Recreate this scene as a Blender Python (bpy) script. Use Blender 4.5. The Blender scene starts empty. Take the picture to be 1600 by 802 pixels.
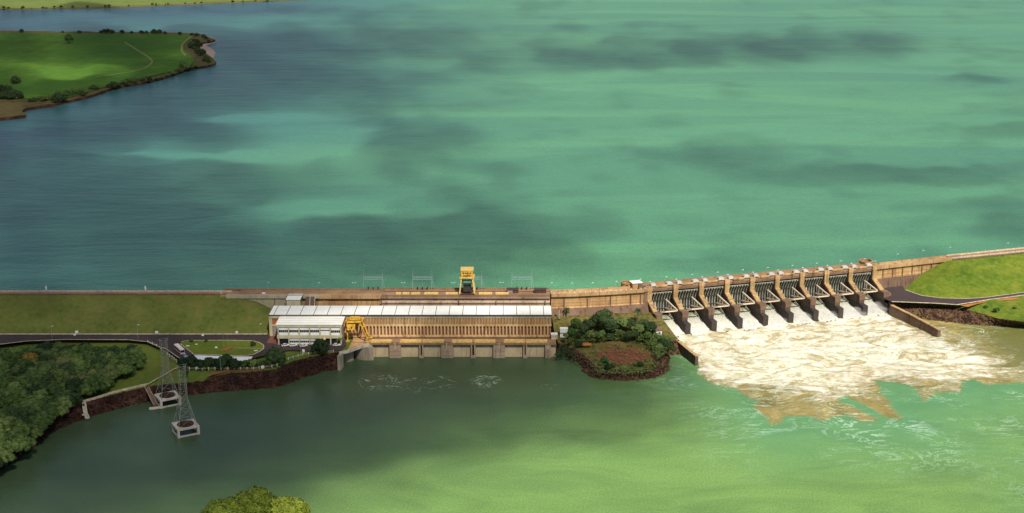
import bpy, bmesh, math, random
import numpy as np
from mathutils import Vector, Matrix, noise
from mathutils.geometry import delaunay_2d_cdt
R = math.radians
random.seed(7)
S = bpy.context.scene
COL = S.collection

# ------------------------------------------------------------------ camera
CH, CF, CP = 270.0, 2100.0, R(16)
cam = bpy.data.cameras.new('camera'); cam.sensor_width = 36; cam.lens = 36 * CF / 1600
cam.clip_start = 1; cam.clip_end = 40000
co = bpy.data.objects.new('camera', cam); COL.objects.link(co)
co.location = (0, 0, CH); co.rotation_euler = (math.pi / 2 - CP, 0, 0)
S.camera = co

# ------------------------------------------------------------------ world, sun, exposure
SUN = Vector((0.22, -0.60, 0.77)).normalized()          # towards the sun
EL = math.asin(SUN.z); AZ = math.atan2(SUN.x, SUN.y)
w = bpy.data.worlds.new('World'); S.world = w; w.use_nodes = True
nt = w.node_tree; nt.nodes.clear()
sk = nt.nodes.new('ShaderNodeTexSky'); sk.sky_type = 'NISHITA'; sk.sun_disc = False
sk.sun_elevation = EL; sk.sun_rotation = AZ; sk.altitude = 400; sk.dust_density = 1.0
bg = nt.nodes.new('ShaderNodeBackground'); bg.inputs[1].default_value = 0.06
wo = nt.nodes.new('ShaderNodeOutputWorld')
nt.links.new(sk.outputs[0], bg.inputs[0]); nt.links.new(bg.outputs[0], wo.inputs[0])
sl = bpy.data.lights.new('sun', 'SUN'); sl.energy = 5.0; sl.angle = R(0.5); sl.color = (1.0, 0.93, 0.80)
so = bpy.data.objects.new('sun', sl); COL.objects.link(so)
so.rotation_euler = SUN.to_track_quat('Z', 'Y').to_euler()
S.view_settings.view_transform = 'Standard'; S.view_settings.look = 'None'
S.view_settings.exposure = 0.28; S.view_settings.gamma = 1; S.view_settings.use_curve_mapping = False
S.render.engine = 'CYCLES'
S.cycles.max_bounces = 6; S.cycles.transparent_max_bounces = 24; S.cycles.volume_bounces = 1
S.cycles.caustics_reflective = False; S.cycles.caustics_refractive = False

# ------------------------------------------------------------------ survey helper: a measured photo point -> the point at height z
def P(x, y, z=0.0):
    dx = (x - 800) / CF; dy = -(y - 401) / CF
    d = Vector((dx, math.cos(CP) + dy * math.sin(CP), -math.sin(CP) + dy * math.cos(CP)))
    t = (z - CH) / d.z
    return Vector((d.x * t, d.y * t, z))

# ------------------------------------------------------------------ tagging
def tag(o, label=None, cat=None, group=None, kind=None):
    if label: o['label'] = label
    if cat: o['category'] = cat
    if group: o['group'] = group
    if kind: o['kind'] = kind
    return o
def thing(name, label, cat, loc=(0, 0, 0), rz=0, group=None):
    o = bpy.data.objects.new(name, None); COL.objects.link(o); o.empty_display_size = 1
    o.location = loc; o.rotation_euler = (0, 0, rz)
    return tag(o, label, cat, group)
def link_mesh(name, me, mat, parent=None):
    o = bpy.data.objects.new(name, me); COL.objects.link(o)
    if mat is not None:
        me.materials.clear()
        for m in (mat if isinstance(mat, (list, tuple)) else [mat]): me.materials.append(m)
    if parent is not None: o.parent = parent
    return o
def copy_tree(o, loc, rz=None, label=None, parent=None, scale=None):
    c = o.copy(); COL.objects.link(c)
    if parent is not None: c.parent = parent
    if loc is not None: c.location = loc
    if rz is not None: c.rotation_euler = (0, 0, rz)
    if scale is not None: c.scale = scale
    if label: c['label'] = label
    for ch in list(o.children):
        copy_tree(ch, None, parent=c)
    return c

class MB:
    """collects shapes that end up as one mesh"""
    def __init__(s, org=(0, 0, 0)): s.v = []; s.f = []; s.m = []; s.o = Vector(org)
    def add(s, vs, fs, mi=0):
        b = len(s.v); s.v += [tuple(Vector(v) - s.o) for v in vs]
        s.f += [tuple(b + i for i in f) for f in fs]; s.m += [mi] * len(fs)
    def box(s, x0, x1, y0, y1, z0, z1, mi=0):
        s.add([(x0, y0, z0), (x1, y0, z0), (x1, y1, z0), (x0, y1, z0), (x0, y0, z1), (x1, y0, z1), (x1, y1, z1), (x0, y1, z1)],
              [(0, 3, 2, 1), (4, 5, 6, 7), (0, 1, 5, 4), (1, 2, 6, 5), (2, 3, 7, 6), (3, 0, 4, 7)], mi)
    def prism(s, pts, z0, z1, mi=0):
        n = len(pts)
        a = sum(pts[i][0] * pts[(i + 1) % n][1] - pts[(i + 1) % n][0] * pts[i][1] for i in range(n))
        if a < 0: pts = pts[::-1]
        s.add([(p[0], p[1], z0) for p in pts] + [(p[0], p[1], z1) for p in pts],
              [tuple(range(n))[::-1], tuple(range(n, 2 * n))] + [(i, (i + 1) % n, n + (i + 1) % n, n + i) for i in range(n)], mi)
    def profile_x(s, prof, x0, x1, mi=0):
        """closed (y,z) profile extruded along x"""
        n = len(prof)
        a = sum(prof[i][0] * prof[(i + 1) % n][1] - prof[(i + 1) % n][0] * prof[i][1] for i in range(n))
        if a < 0: prof = prof[::-1]
        s.add([(x0, p[0], p[1]) for p in prof] + [(x1, p[0], p[1]) for p in prof],
              [tuple(range(n))[::-1], tuple(range(n, 2 * n))] + [(i, (i + 1) % n, n + (i + 1) % n, n + i) for i in range(n)], mi)
    def bar(s, a, b, r, n=4, mi=0, r2=None):
        a = Vector(a); b = Vector(b); d = (b - a)
        if d.length < 1e-6: return
        d.normalize(); up = Vector((0, 0, 1)) if abs(d.z) < .9 else Vector((1, 0, 0))
        u = d.cross(up).normalized(); v = d.cross(u); r2 = r if r2 is None else r2
        vs = []
        for p, rr in ((a, r), (b, r2)):
            for k in range(n):
                t = 2 * math.pi * (k + .5) / n; vs.append(p + u * rr * math.cos(t) + v * rr * math.sin(t))
        fs = [(k, (k + 1) % n, n + (k + 1) % n, n + k)[::-1] for k in range(n)] + [tuple(range(n)), tuple(range(n, 2 * n))[::-1]]
        s.add(vs, fs, mi)
    def beam(s, a, b, w_, h, mi=0):
        """rectangular beam, w_ across, h in height"""
        a = Vector(a); b = Vector(b); d = (b - a).normalized()
        up = Vector((0, 0, 1)) if abs(d.z) < .95 else Vector((0, 1, 0))
        u = d.cross(up).normalized() * w_ / 2; v = u.cross(d).normalized() * h / 2
        vs = [p + sx * u + sy * v for p in (a, b) for sx, sy in ((-1, -1), (1, -1), (1, 1), (-1, 1))]
        s.add(vs, [(0, 1, 2, 3), (7, 6, 5, 4), (0, 4, 5, 1), (1, 5, 6, 2), (2, 6, 7, 3), (3, 7, 4, 0)], mi)
    def lathe(s, prof, n=24, c=(0, 0), mi=0):
        m = len(prof); vs = []
        for r, z in prof:
            for k in range(n):
                t = 2 * math.pi * k / n; vs.append((c[0] + r * math.cos(t), c[1] + r * math.sin(t), z))
        fs = [(i * n + k, i * n + (k + 1) % n, (i + 1) * n + (k + 1) % n, (i + 1) * n + k) for i in range(m - 1) for k in range(n)]
        s.add(vs, fs, mi)
    def build(s, name, mat, parent=None, smooth=False):
        me = bpy.data.meshes.new(name); me.from_pydata(s.v, [], s.f)
        if any(s.m): me.polygons.foreach_set('material_index', s.m)
        if smooth: me.polygons.foreach_set('use_smooth', [True] * len(s.f))
        bm = bmesh.new(); bm.from_mesh(me); bmesh.ops.recalc_face_normals(bm, faces=bm.faces); bm.to_mesh(me); bm.free()
        me.update()
        return link_mesh(name, me, mat, parent)

# ------------------------------------------------------------------ materials
def newmat(name):
    m = bpy.data.materials.new(name); m.use_nodes = True
    n = m.node_tree; n.nodes.clear()
    o = n.nodes.new('ShaderNodeOutputMaterial'); b = n.nodes.new('ShaderNodeBsdfPrincipled')
    n.links.new(b.outputs[0], o.inputs[0])
    return m, n, b
def nd(n, t, **k):
    x = n.nodes.new('ShaderNode' + t)
    for a, v in k.items():
        if hasattr(x, a): setattr(x, a, v)
    return x
def noise_n(n, vec, scale, detail=4, rough=.55, dist=0.0):
    t = nd(n, 'TexNoise'); t.inputs['Scale'].default_value = scale; t.inputs['Detail'].default_value = detail
    t.inputs['Roughness'].default_value = rough; t.inputs['Distortion'].default_value = dist
    n.links.new(vec, t.inputs['Vector']); return t.outputs['Fac']
def ramp(n, fac, stops):
    r = nd(n, 'ValToRGB'); e = r.color_ramp.elements
    while len(e) < len(stops): e.new(.5)
    for i, (p, c) in enumerate(stops): e[i].position = p; e[i].color = (*c, 1)
    n.links.new(fac, r.inputs[0]); return r.outputs[0]
def mapr(n, v, a, b, c=0., d=1., smooth=True):
    m = nd(n, 'MapRange'); m.interpolation_type = 'SMOOTHSTEP' if smooth else 'LINEAR'
    for i, x in enumerate((a, b, c, d)): m.inputs[i + 1].default_value = x
    n.links.new(v, m.inputs[0]); return m.outputs[0]
def mixc(n, fac, a, b, mode='MIX'):
    m = nd(n, 'Mix'); m.data_type = 'RGBA'; m.blend_type = mode
    for s_, v in ((0, fac), (6, a), (7, b)):
        if isinstance(v, (int, float)): m.inputs[s_].default_value = v
        elif isinstance(v, tuple): m.inputs[s_].default_value = (*v, 1)
        else: n.links.new(v, m.inputs[s_])
    return m.outputs[2]
def mth(n, op, a, b=0.0, clamp=False):
    m = nd(n, 'Math'); m.operation = op; m.use_clamp = clamp
    for i, v in enumerate((a, b)):
        if isinstance(v, (int, float)): m.inputs[i].default_value = v
        else: n.links.new(v, m.inputs[i])
    return m.outputs[0]
def mapping(n, vec, scale=(1, 1, 1)):
    m = nd(n, 'Mapping'); m.inputs['Scale'].default_value = scale; n.links.new(vec, m.inputs['Vector']); return m.outputs[0]
def bump(n, b, h, strength, dist):
    x = nd(n, 'Bump'); x.inputs['Strength'].default_value = strength; x.inputs['Distance'].default_value = dist
    n.links.new(h, x.inputs['Height']); n.links.new(x.outputs[0], b.inputs['Normal'])
def pos(n): return nd(n, 'NewGeometry').outputs['Position']
def plain(name, c, rough=.7, var=.15, scale=1.0, metal=0., streak=False):
    m, n, b = newmat(name); p = pos(n)
    if streak: p = mapping(n, p, (1, 1, .18))
    f = noise_n(n, p, scale)
    n.links.new(ramp(n, f, [(.3, tuple(x * (1 - var * 1.6) for x in c)), (.7, tuple(min(1, x * (1 + var)) for x in c))]), b.inputs['Base Color'])
    b.inputs['Roughness'].default_value = rough; b.inputs['Metallic'].default_value = metal
    return m
def concrete(name, light, dark, stain, amount=.5, course=0.0):
    """weathered concrete: mottled, with streaks that run down and horizontal lift joints"""
    m, n, b = newmat(name); p = pos(n)
    a = noise_n(n, p, .09, 5, .6); s = noise_n(n, mapping(n, p, (1, 1, .10)), .55, 5, .6); fine = noise_n(n, p, 1.6, 3)
    c = mixc(n, mapr(n, a, .35, .65), light, dark)
    c = mixc(n, mth(n, 'MULTIPLY', mapr(n, s, .50, .68), amount), c, stain)
    c = mixc(n, mapr(n, fine, .3, .7, 0, .35), c, tuple(x * .5 for x in dark))
    if course:
        sp = nd(n, 'SeparateXYZ'); n.links.new(p, sp.inputs[0])
        z = mth(n, 'FRACT', mth(n, 'DIVIDE', sp.outputs[2], course))
        c = mixc(n, mapr(n, z, .80, .9, 0, .55), c, stain)
    n.links.new(c, b.inputs['Base Color']); b.inputs['Roughness'].default_value = .85
    bump(n, b, fine, .4, .15)
    return m
def ground_mat(name, stops, scale=.03, fine=.5, bumpd=.5):
    m, n, b = newmat(name); p = pos(n)
    f = noise_n(n, p, scale, 6, .62, .4); g = noise_n(n, p, fine, 4, .6)
    x = mth(n, 'ADD', mth(n, 'MULTIPLY', f, .54), mth(n, 'MULTIPLY', g, .46))
    n.links.new(ramp(n, x, stops), b.inputs['Base Color']); b.inputs['Roughness'].default_value = .95
    b.inputs['Specular IOR Level'].default_value = .15
    bump(n, b, g, .6, bumpd)
    return m
def leaf_mat(name, c1, c2, c3):
    m, n, b = newmat(name); oi = nd(n, 'ObjectInfo'); p = pos(n)
    f = noise_n(n, p, .45, 3); g = noise_n(n, p, 2.2, 2)
    x = mth(n, 'ADD', mth(n, 'MULTIPLY', f, .45), mth(n, 'MULTIPLY', g, .25))
    x = mth(n, 'ADD', x, mth(n, 'MULTIPLY', oi.outputs['Random'], .30))
    n.links.new(ramp(n, x, [(.30, c1), (.50, c2), (.72, c3)]), b.inputs['Base Color'])
    b.inputs['Roughness'].default_value = .7; b.inputs['Specular IOR Level'].default_value = .2
    return m

M = {}
M['conc'] = concrete('weathered_concrete', (.56, .37, .18), (.42, .25, .115), (.16, .075, .035), .75)
M['conc_c'] = concrete('coursed_concrete', (.60, .38, .17), (.42, .24, .10), (.17, .08, .035), .7, 1.9)
M['conc_low'] = concrete('stained_concrete', (.21, .13, .085), (.15, .085, .055), (.06, .035, .028), .8)
M['conc_pale'] = concrete('pale_concrete', (.50, .44, .31), (.42, .37, .25), (.25, .2, .13), .4)
M['conc_grey'] = concrete('grey_concrete', (.40, .34, .26), (.30, .25, .19), (.13, .09, .06), .6)
M['conc_wet'] = concrete('wet_concrete', (.055, .042, .036), (.038, .028, .026), (.014, .011, .011), .6)
M['conc_warm'] = concrete('sandy_concrete', (.66, .52, .33), (.54, .41, .25), (.22, .14, .085), .6)
M['conc_mid'] = concrete('rosy_concrete', (.52, .40, .29), (.40, .28, .19), (.15, .085, .055), .8)
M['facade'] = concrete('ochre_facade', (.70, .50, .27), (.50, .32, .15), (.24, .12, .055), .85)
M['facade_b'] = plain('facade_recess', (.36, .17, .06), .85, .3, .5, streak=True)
M['conc_white'] = concrete('bleached_concrete', (.60, .56, .48), (.48, .43, .35), (.2, .15, .1), .5)
M['crest'] = concrete('crest_paving', (.40, .24, .13), (.29, .16, .085), (.15, .075, .045), .5)
M['roof'] = plain('white_roof', (.80, .80, .77), .6, .05, .3)
M['seam'] = plain('roof_seam', (.06, .05, .04), .8)
M['beige'] = plain('beige_render', (.52, .46, .30), .8, .12, .4, streak=True)
M['brick'] = plain('orange_panel', (.42, .12, .045), .85, .15, .8)
M['white'] = plain('white_paint', (.80, .80, .78), .5, .06, .6)
M['glass'] = plain('window_glass', (.015, .02, .03), .15, .2, .2)
M['greydoor'] = plain('grey_door', (.30, .26, .25), .6, .1)
M['yellow'] = plain('yellow_paint', (.70, .40, .045), .6, .38, .9)
M['yellow2'] = plain('faded_yellow_paint', (.85, .56, .17), .6, .2, .6)
M['dark'] = plain('dark_steel', (.035, .03, .028), .6)
M['brownbox'] = plain('brown_housing', (.085, .045, .035), .7, .3, 1.2)
M['steel'] = plain('galvanised_steel', (.27, .27, .235), .5, .1, .6)
M['steel_b'] = plain('blue_grey_steel', (.28, .40, .40), .5, .1, .6)
M['gate'] = plain('gate_steel', (.045, .042, .034), .6, .35, 1.0, streak=True)
M['gatehi'] = plain('gate_rib_steel', (.30, .30, .24), .6, .3, 1.0, streak=True)
M['arm'] = plain('gate_arm_paint', (.68, .56, .42), .6, .15)
M['asphalt'] = ground_mat('asphalt', [(.3, (.042, .031, .034)), (.7, (.075, .055, .056))], .06, .8, .02)
M['kerb'] = plain('kerb_concrete', (.55, .47, .33), .85, .3, .8)
M['redpave'] = ground_mat('red_paving', [(.3, (.15, .06, .04)), (.7, (.24, .11, .075))], .2, .9, .02)
M['slope'] = ground_mat('dam_slope_grass', [(.32, (.058, .080, .016)), (.44, (.10, .125, .026)), (.55, (.135, .145, .034)), (.66, (.17, .145, .05))], .05, .35, .25)
M['bright'] = ground_mat('bright_slope_grass', [(.32, (.045, .085, .010)), (.45, (.085, .135, .014)), (.56, (.14, .175, .020)), (.68, (.20, .18, .04))], .05, .3, .25)
M['lawn'] = ground_mat('lawn', [(.3, (.085, .13, .016)), (.5, (.13, .17, .022)), (.7, (.20, .19, .035))], .06, .4, .2)
M['yard'] = ground_mat('yard_grass', [(.28, (.05, .085, .014)), (.5, (.10, .145, .022)), (.64, (.16, .15, .035)), (.74, (.20, .10, .045))], .04, .3, .3)
M['crop'] = ground_mat('crop_field', [(.3, (.045, .115, .012)), (.5, (.065, .15, .016)), (.68, (.12, .20, .022))], .012, .08, .6)
M['pale_field'] = ground_mat('far_field', [(.3, (.09, .13, .03)), (.6, (.15, .19, .05))], .008, .05, .6)
M['scrub'] = ground_mat('scrub_ground', [(.3, (.05, .05, .015)), (.5, (.11, .09, .03)), (.7, (.17, .10, .045))], .02, .15, .6)
M['path'] = ground_mat('dirt_track', [(.3, (.16, .20, .05)), (.7, (.24, .26, .09))], .1, .5, .1)
M['sand'] = ground_mat('sand', [(.3, (.40, .30, .24)), (.7, (.50, .38, .30))], .02, .3, .2)
M['rock'] = ground_mat('dark_riprap', [(.36, (.010, .006, .006)), (.47, (.032, .015, .012)), (.57, (.075, .034, .024)), (.70, (.20, .13, .09))], .10, 1.1, 1.2)
M['dirt'] = ground_mat('red_dirt', [(.3, (.15, .055, .025)), (.55, (.22, .09, .04)), (.75, (.22, .16, .06))], .08, .6, .3)
M['island'] = ground_mat('island_ground', [(.36, (.025, .035, .010)), (.45, (.075, .075, .020)), (.53, (.14, .12, .035)), (.62, (.20, .12, .05))], .055, .5, .4)
def add_clearing(m, c, rx, ry, dirt):
    n = m.node_tree; b = next(x for x in n.nodes if x.type == 'BSDF_PRINCIPLED'); src = b.inputs['Base Color'].links[0].from_socket; p = pos(n)
    mp = nd(n, 'Mapping'); mp.inputs['Location'].default_value = (-c.x / rx, -c.y / ry, 0); mp.inputs['Scale'].default_value = (1 / rx, 1 / ry, 0); n.links.new(p, mp.inputs['Vector'])
    l = nd(n, 'VectorMath'); l.operation = 'LENGTH'; n.links.new(mp.outputs[0], l.inputs[0])
    x = mth(n, 'ADD', l.outputs['Value'], mth(n, 'MULTIPLY', noise_n(n, p, .13, 6, .7), 2.4)); n.links.new(mixc(n, mapr(n, x, 1.8, 2.15, 1, 0), src, dirt), b.inputs['Base Color'])
add_clearing(M['island'], P(970, 553, 6.5), 20, 17, (.17, .062, .034))
M['rubble'] = ground_mat('bank_rubble', [(.36, (.010, .006, .006)), (.44, (.05, .024, .017)), (.51, (.14, .08, .045)), (.58, (.07, .075, .022)), (.68, (.28, .19, .13))], .10, 1.0, 1.0)
M['ochre'] = ground_mat('ochre_verge', [(.3, (.32, .11, .03)), (.7, (.42, .20, .07))], .1, .6, .2)
M['bark'] = plain('bark', (.10, .07, .045), .9, .3, 2)
M['leaf_d'] = leaf_mat('dark_foliage', (.014, .032, .010), (.030, .056, .017), (.060, .090, .030))
M['leaf_h'] = leaf_mat('hedge_foliage', (.006, .020, .006), (.014, .035, .010), (.03, .055, .016))
M['leaf'] = leaf_mat('grove_foliage', (.030, .060, .014), (.075, .125, .030), (.155, .205, .058))
M['leaf_p'] = leaf_mat('pale_foliage', (.07, .10, .03), (.11, .14, .045), (.17, .18, .07))
M['leaf_y'] = leaf_mat('yellow_bloom_foliage', (.18, .13, .02), (.34, .22, .03), (.45, .30, .05))
M['leaf_g'] = leaf_mat('olive_foliage', (.014, .03, .006), (.12, .165, .016), (.31, .36, .045))
M['leaf_b'] = leaf_mat('bright_shrub_foliage', (.025, .08, .02), (.05, .14, .03), (.09, .2, .04))

# ------------------------------------------------------------------ surfaces
def resample(pts, n):
    d = [0]
    for a, b in zip(pts, pts[1:]): d.append(d[-1] + (b - a).length)
    out = []
    for i in range(n):
        t = d[-1] * i / (n - 1); k = 0
        while k < len(d) - 2 and d[k + 1] < t: k += 1
        f = (t - d[k]) / max(1e-6, d[k + 1] - d[k]); out.append(pts[k].lerp(pts[k + 1], f))
    return out
def loft(name, top, bot, n, m, mat, amp=0.0, sc=.25, kind='structure', parent=None, org=(0, 0, 0), spur=None):
    A = resample(top, n); B = resample(bot, n); mb = MB(org); vs = []
    for i in range(n):
        for j in range(m + 1):
            t = j / m; p = A[i].lerp(B[i], t)
            if amp and 0 < j:
                q = noise.noise_vector(p * sc) + .6 * noise.noise_vector(p * sc * 2.7) + .35 * noise.noise_vector(p * sc * 6)
                p = p + Vector((q.x, q.y, q.z * .8)) * amp * min(1, 3 * t)
            vs.append(p)
    fs = [(i * (m + 1) + j, i * (m + 1) + j + 1, (i + 1) * (m + 1) + j + 1, (i + 1) * (m + 1) + j) for i in range(n - 1) for j in range(m)]
    mb.add(vs, fs); o = mb.build(name, mat, parent)
    if kind: tag(o, kind=kind)
    return o
def land(name, pts, mat, step=8., amp=0., sc=.05, kind='structure', dz=0.0, zf=None, parent=None):
    """a filled outline with interior points; height taken from the outline, plus gentle relief"""
    pts = [Vector(p) for p in pts]; n = len(pts)
    xy = [p.to_2d() for p in pts]; x0 = min(p.x for p in pts); x1 = max(p.x for p in pts)
    y0 = min(p.y for p in pts); y1 = max(p.y for p in pts)
    def inside(x, y):
        c = False; j = n - 1
        for i in range(n):
            a, b = pts[i], pts[j]
            if (a.y > y) != (b.y > y) and x < (b.x - a.x) * (y - a.y) / (b.y - a.y) + a.x: c = not c
            j = i
        return c
    V = list(xy); X = x0 + step / 2
    while X < x1:
        Y = y0 + step / 2
        while Y < y1:
            if inside(X, Y): V.append(Vector((X + random.uniform(-.2, .2) * step, Y + random.uniform(-.2, .2) * step)))
            Y += step
        X += step
    v2, _, f2, ov, _, _ = delaunay_2d_cdt(V, [(i, (i + 1) % n) for i in range(n)], [], 1, 1e-4)
    arr = np.array([[p.x, p.y, p.z] for p in pts]); out = []
    for i, p in enumerate(v2):
        d2 = (arr[:, 0] - p.x) ** 2 + (arr[:, 1] - p.y) ** 2 + 1e-4; wgt = 1 / d2 ** 1.5
        z = float((wgt * arr[:, 2]).sum() / wgt.sum())
        edge = min(1, math.sqrt(float(d2.min())) / (2 * step))
        if zf: z = zf(p.x, p.y, z)
        if amp: z += amp * edge * noise.noise(Vector((p.x * sc, p.y * sc, 3.1))) 
        out.append((p.x, p.y, z + dz))
    mb = MB(); mb.add(out, [tuple(f) for f in f2]); me = bpy.data.meshes.new(name); me.from_pydata(mb.v, [], mb.f); me.update()
    bm = bmesh.new(); bm.from_mesh(me)
    for f in bm.faces:
        if f.normal.z < 0: f.normal_flip()
    bm.to_mesh(me); bm.free(); me.polygons.foreach_set('use_smooth', [True] * len(me.polygons))
    o = link_mesh(name, me, mat, parent)
    if kind: tag(o, kind=kind)
    return o
def strip(name, pts, width, mat, dz=.05, h=None, kind='structure', parent=None, org=(0, 0, 0)):
    """ribbon (or, with h, a low kerb or wall) along a polyline"""
    mb = MB(org); n = len(pts); L = []; Rr = []
    for i, p in enumerate(pts):
        a = pts[max(0, i - 1)]; b = pts[min(n - 1, i + 1)]; d = (b - a).to_2d().normalized(); q = Vector((-d.y, d.x, 0)) * width / 2
        L.append(p + q + Vector((0, 0, dz))); Rr.append(p - q + Vector((0, 0, dz)))
    if h is None:
        mb.add(L + Rr, [(i, i + 1, n + i + 1, n + i) for i in range(n - 1)])
    else:
        up = Vector((0, 0, h)); vs = L + Rr + [p + up for p in L] + [p + up for p in Rr]; fs = []
        for i in range(n - 1):
            fs += [(2 * n + i, 2 * n + i + 1, 3 * n + i + 1, 3 * n + i), (i, i + 1, 2 * n + i + 1, 2 * n + i), (n + i, n + i + 1, 3 * n + i + 1, 3 * n + i)]
        fs += [(0, n, 3 * n, 2 * n), (n - 1, 2 * n - 1, 4 * n - 1, 3 * n - 1)]
        mb.add(vs, fs)
    o = mb.build(name, mat, parent)
    if kind: tag(o, kind=kind)
    return o
def PL(l, z): return [P(x, y, z) for x, y in l]

# ================================================================== water
ZR = 22.0
# dam line in plan
A0 = P(1015, 450.6, 24.5); B0 = P(1367, 418, 24.5)
AX = (B0 - A0).normalized(); SPL = (B0 - A0).length; BAY = SPL / 9
DN = Vector((AX.y, -AX.x, 0)); SANG = math.atan2(AX.y, AX.x)
RW1 = P(1487.6, 404.5, 24.5); RW2 = P(1600, 393.5, 24.5); RDIR = (RW2 - RW1).normalized(); RW3 = RW2 + RDIR * 900

def water_mat(name, river):
    m, n, b = newmat(name); p = pos(n)
    b.inputs['IOR'].default_value = 1.33; b.inputs['Roughness'].default_value = .30
    big = noise_n(n, mapping(n, p, (.7, 1.0, 1)), .0018 if not river else .006, 3, .5, .6)
    fine = noise_n(n, mapping(n, p, (1, .55, 1)), .55, 3, .6); mid = noise_n(n, mapping(n, p, (.5, 1, 1)), .11, 4, .6, .3)
    if not river:
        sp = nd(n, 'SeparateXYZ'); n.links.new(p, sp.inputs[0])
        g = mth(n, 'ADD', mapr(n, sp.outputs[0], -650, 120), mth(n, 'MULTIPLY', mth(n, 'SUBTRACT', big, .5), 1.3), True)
        col = ramp(n, g, [(0, (.033, .074, .112)), (.45, (.066, .210, .165)), (1, (.118, .330, .160))])  # bluer left end: sky reflection and shade put into the base colour
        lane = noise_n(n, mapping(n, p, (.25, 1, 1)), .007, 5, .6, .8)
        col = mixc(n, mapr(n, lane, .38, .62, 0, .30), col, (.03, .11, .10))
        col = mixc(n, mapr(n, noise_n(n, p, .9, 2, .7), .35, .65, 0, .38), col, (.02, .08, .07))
        sw = noise_n(n, mapping(n, p, (.35, 1, 1)), .022, 3, .55, 1.2)
        bh = mth(n, 'ADD', mth(n, 'ADD', fine, mth(n, 'MULTIPLY', mid, 2.2)), mth(n, 'MULTIPLY', sw, 4.5)); bs = .6
    else:
        def at(nm):
            a = nd(n, 'Attribute'); a.attribute_name = nm; return a.outputs['Fac']
        silt, foam, wisp, boil, lime = at('silt'), at('foam'), at('wisp'), at('boil'), at('lime')
        base = mixc(n, lime, (.055, .084, .046), (.20, .35, .092))  # dull green for shade, lime for sun, both put into the colour
        base = mixc(n, mapr(n, noise_n(n, mapping(n, p, (.4, 1, 1)), .03, 5, .65, 1.0), .38, .62, 0, .25), base, (.04, .09, .04))
        base = mixc(n, mapr(n, noise_n(n, p, 1.1, 2, .7), .35, .65, 0, .32), base, (.03, .07, .035))
        # teal tint where the river meets the foam
        base = mixc(n, mth(n, 'MULTIPLY', wisp, .62), base, (.085, .27, .14))
        ew = noise_n(n, p, .05, 5, .6, 1.2)
        e2 = noise_n(n, mapping(n, p, (.6, 1, 1)), .35, 4, .7)
        sm = mapr(n, mth(n, 'ADD', mth(n, 'ADD', silt, mth(n, 'MULTIPLY', mth(n, 'SUBTRACT', ew, .5), .30)), mth(n, 'MULTIPLY', mth(n, 'SUBTRACT', e2, .5), .28)), .44, .57)
        silt_c = ramp(n, noise_n(n, p, .09, 5, .65, .8), [(.3, (.17, .15, .045)), (.55, (.30, .24, .08)), (.7, (.42, .33, .12))])
        far = mapr(n, at('olive'), 0, 1)
        silt_c = mixc(n, far, silt_c, (.15, .155, .045))
        c = mixc(n, sm, base, silt_c)
        # churned foam
        f1 = noise_n(n, mapping(n, p, (.55, 1, 1)), .060, 8, .66, 2.4); f2 = noise_n(n, mapping(n, p, (.6, 1, 1)), .42, 5, .7, 1.0)
        fn = mth(n, 'ADD', mth(n, 'MULTIPLY', f1, .6), mth(n, 'MULTIPLY', f2, .4))
        fm = mapr(n, mth(n, 'ADD', mth(n, 'MULTIPLY', foam, 1.25), mth(n, 'MULTIPLY', mth(n, 'SUBTRACT', fn, .5), 1.7)), .38, .82)
        foam_c = ramp(n, fn, [(.34, (.25, .20, .09)), (.43, (.42, .36, .21)), (.50, (.60, .55, .41)), (.60, (.82, .80, .70))])
        c = mixc(n, fm, c, foam_c)
        # lacy wisps: thin ridges of a noise
        r1 = mth(n, 'ABSOLUTE', mth(n, 'SUBTRACT', noise_n(n, mapping(n, p, (.55, 1, 1)), .06, 6, .65, 2.2), .5))
        gate = noise_n(n, p, .025, 3)
        wl = mth(n, 'MULTIPLY', mapr(n, r1, .0, .026, 1, 0), mth(n, 'MULTIPLY', wisp, mapr(n, gate, .40, .62)))
        r2 = mth(n, 'ABSOLUTE', mth(n, 'SUBTRACT', noise_n(n, p, .085, 3, .5, 2.0), .5))
        bl = mth(n, 'MULTIPLY', mapr(n, r2, .0, .03, .65, 0), boil)
        ww = mth(n, 'ADD', wl, bl, True)
        c = mixc(n, mth(n, 'MULTIPLY', ww, .75), c, (.62, .82, .68))
        col = c
        b.inputs['Roughness'].default_value = .25
        rr = mth(n, 'ADD', mth(n, 'MULTIPLY', fm, .6), .25); n.links.new(rr, b.inputs['Roughness'])
        bh = mth(n, 'ADD', mth(n, 'ADD', fine, mth(n, 'MULTIPLY', mid, 1.5)), mth(n, 'MULTIPLY', mth(n, 'MULTIPLY', fm, fn), 9)); bs = .4
    n.links.new(col, b.inputs['Base Color'])
    b.inputs['Specular IOR Level'].default_value = .33
    bump(n, b, bh, bs, .6)
    return m
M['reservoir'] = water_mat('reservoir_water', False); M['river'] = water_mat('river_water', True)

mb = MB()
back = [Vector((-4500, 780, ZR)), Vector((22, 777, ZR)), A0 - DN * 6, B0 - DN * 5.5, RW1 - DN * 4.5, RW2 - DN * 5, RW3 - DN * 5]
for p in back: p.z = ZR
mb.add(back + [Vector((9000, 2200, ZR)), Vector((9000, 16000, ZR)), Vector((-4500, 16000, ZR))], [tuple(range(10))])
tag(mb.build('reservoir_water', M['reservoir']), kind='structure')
# base ground far out to the horizon, under both water sheets
mb = MB(); mb.add([(-20000, -5000, -12), (20000, -5000, -12), (20000, 30000, -12), (-20000, 30000, -12)], [(0, 1, 2, 3)])
tag(mb.build('ground', M['scrub']), kind='structure')

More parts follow.
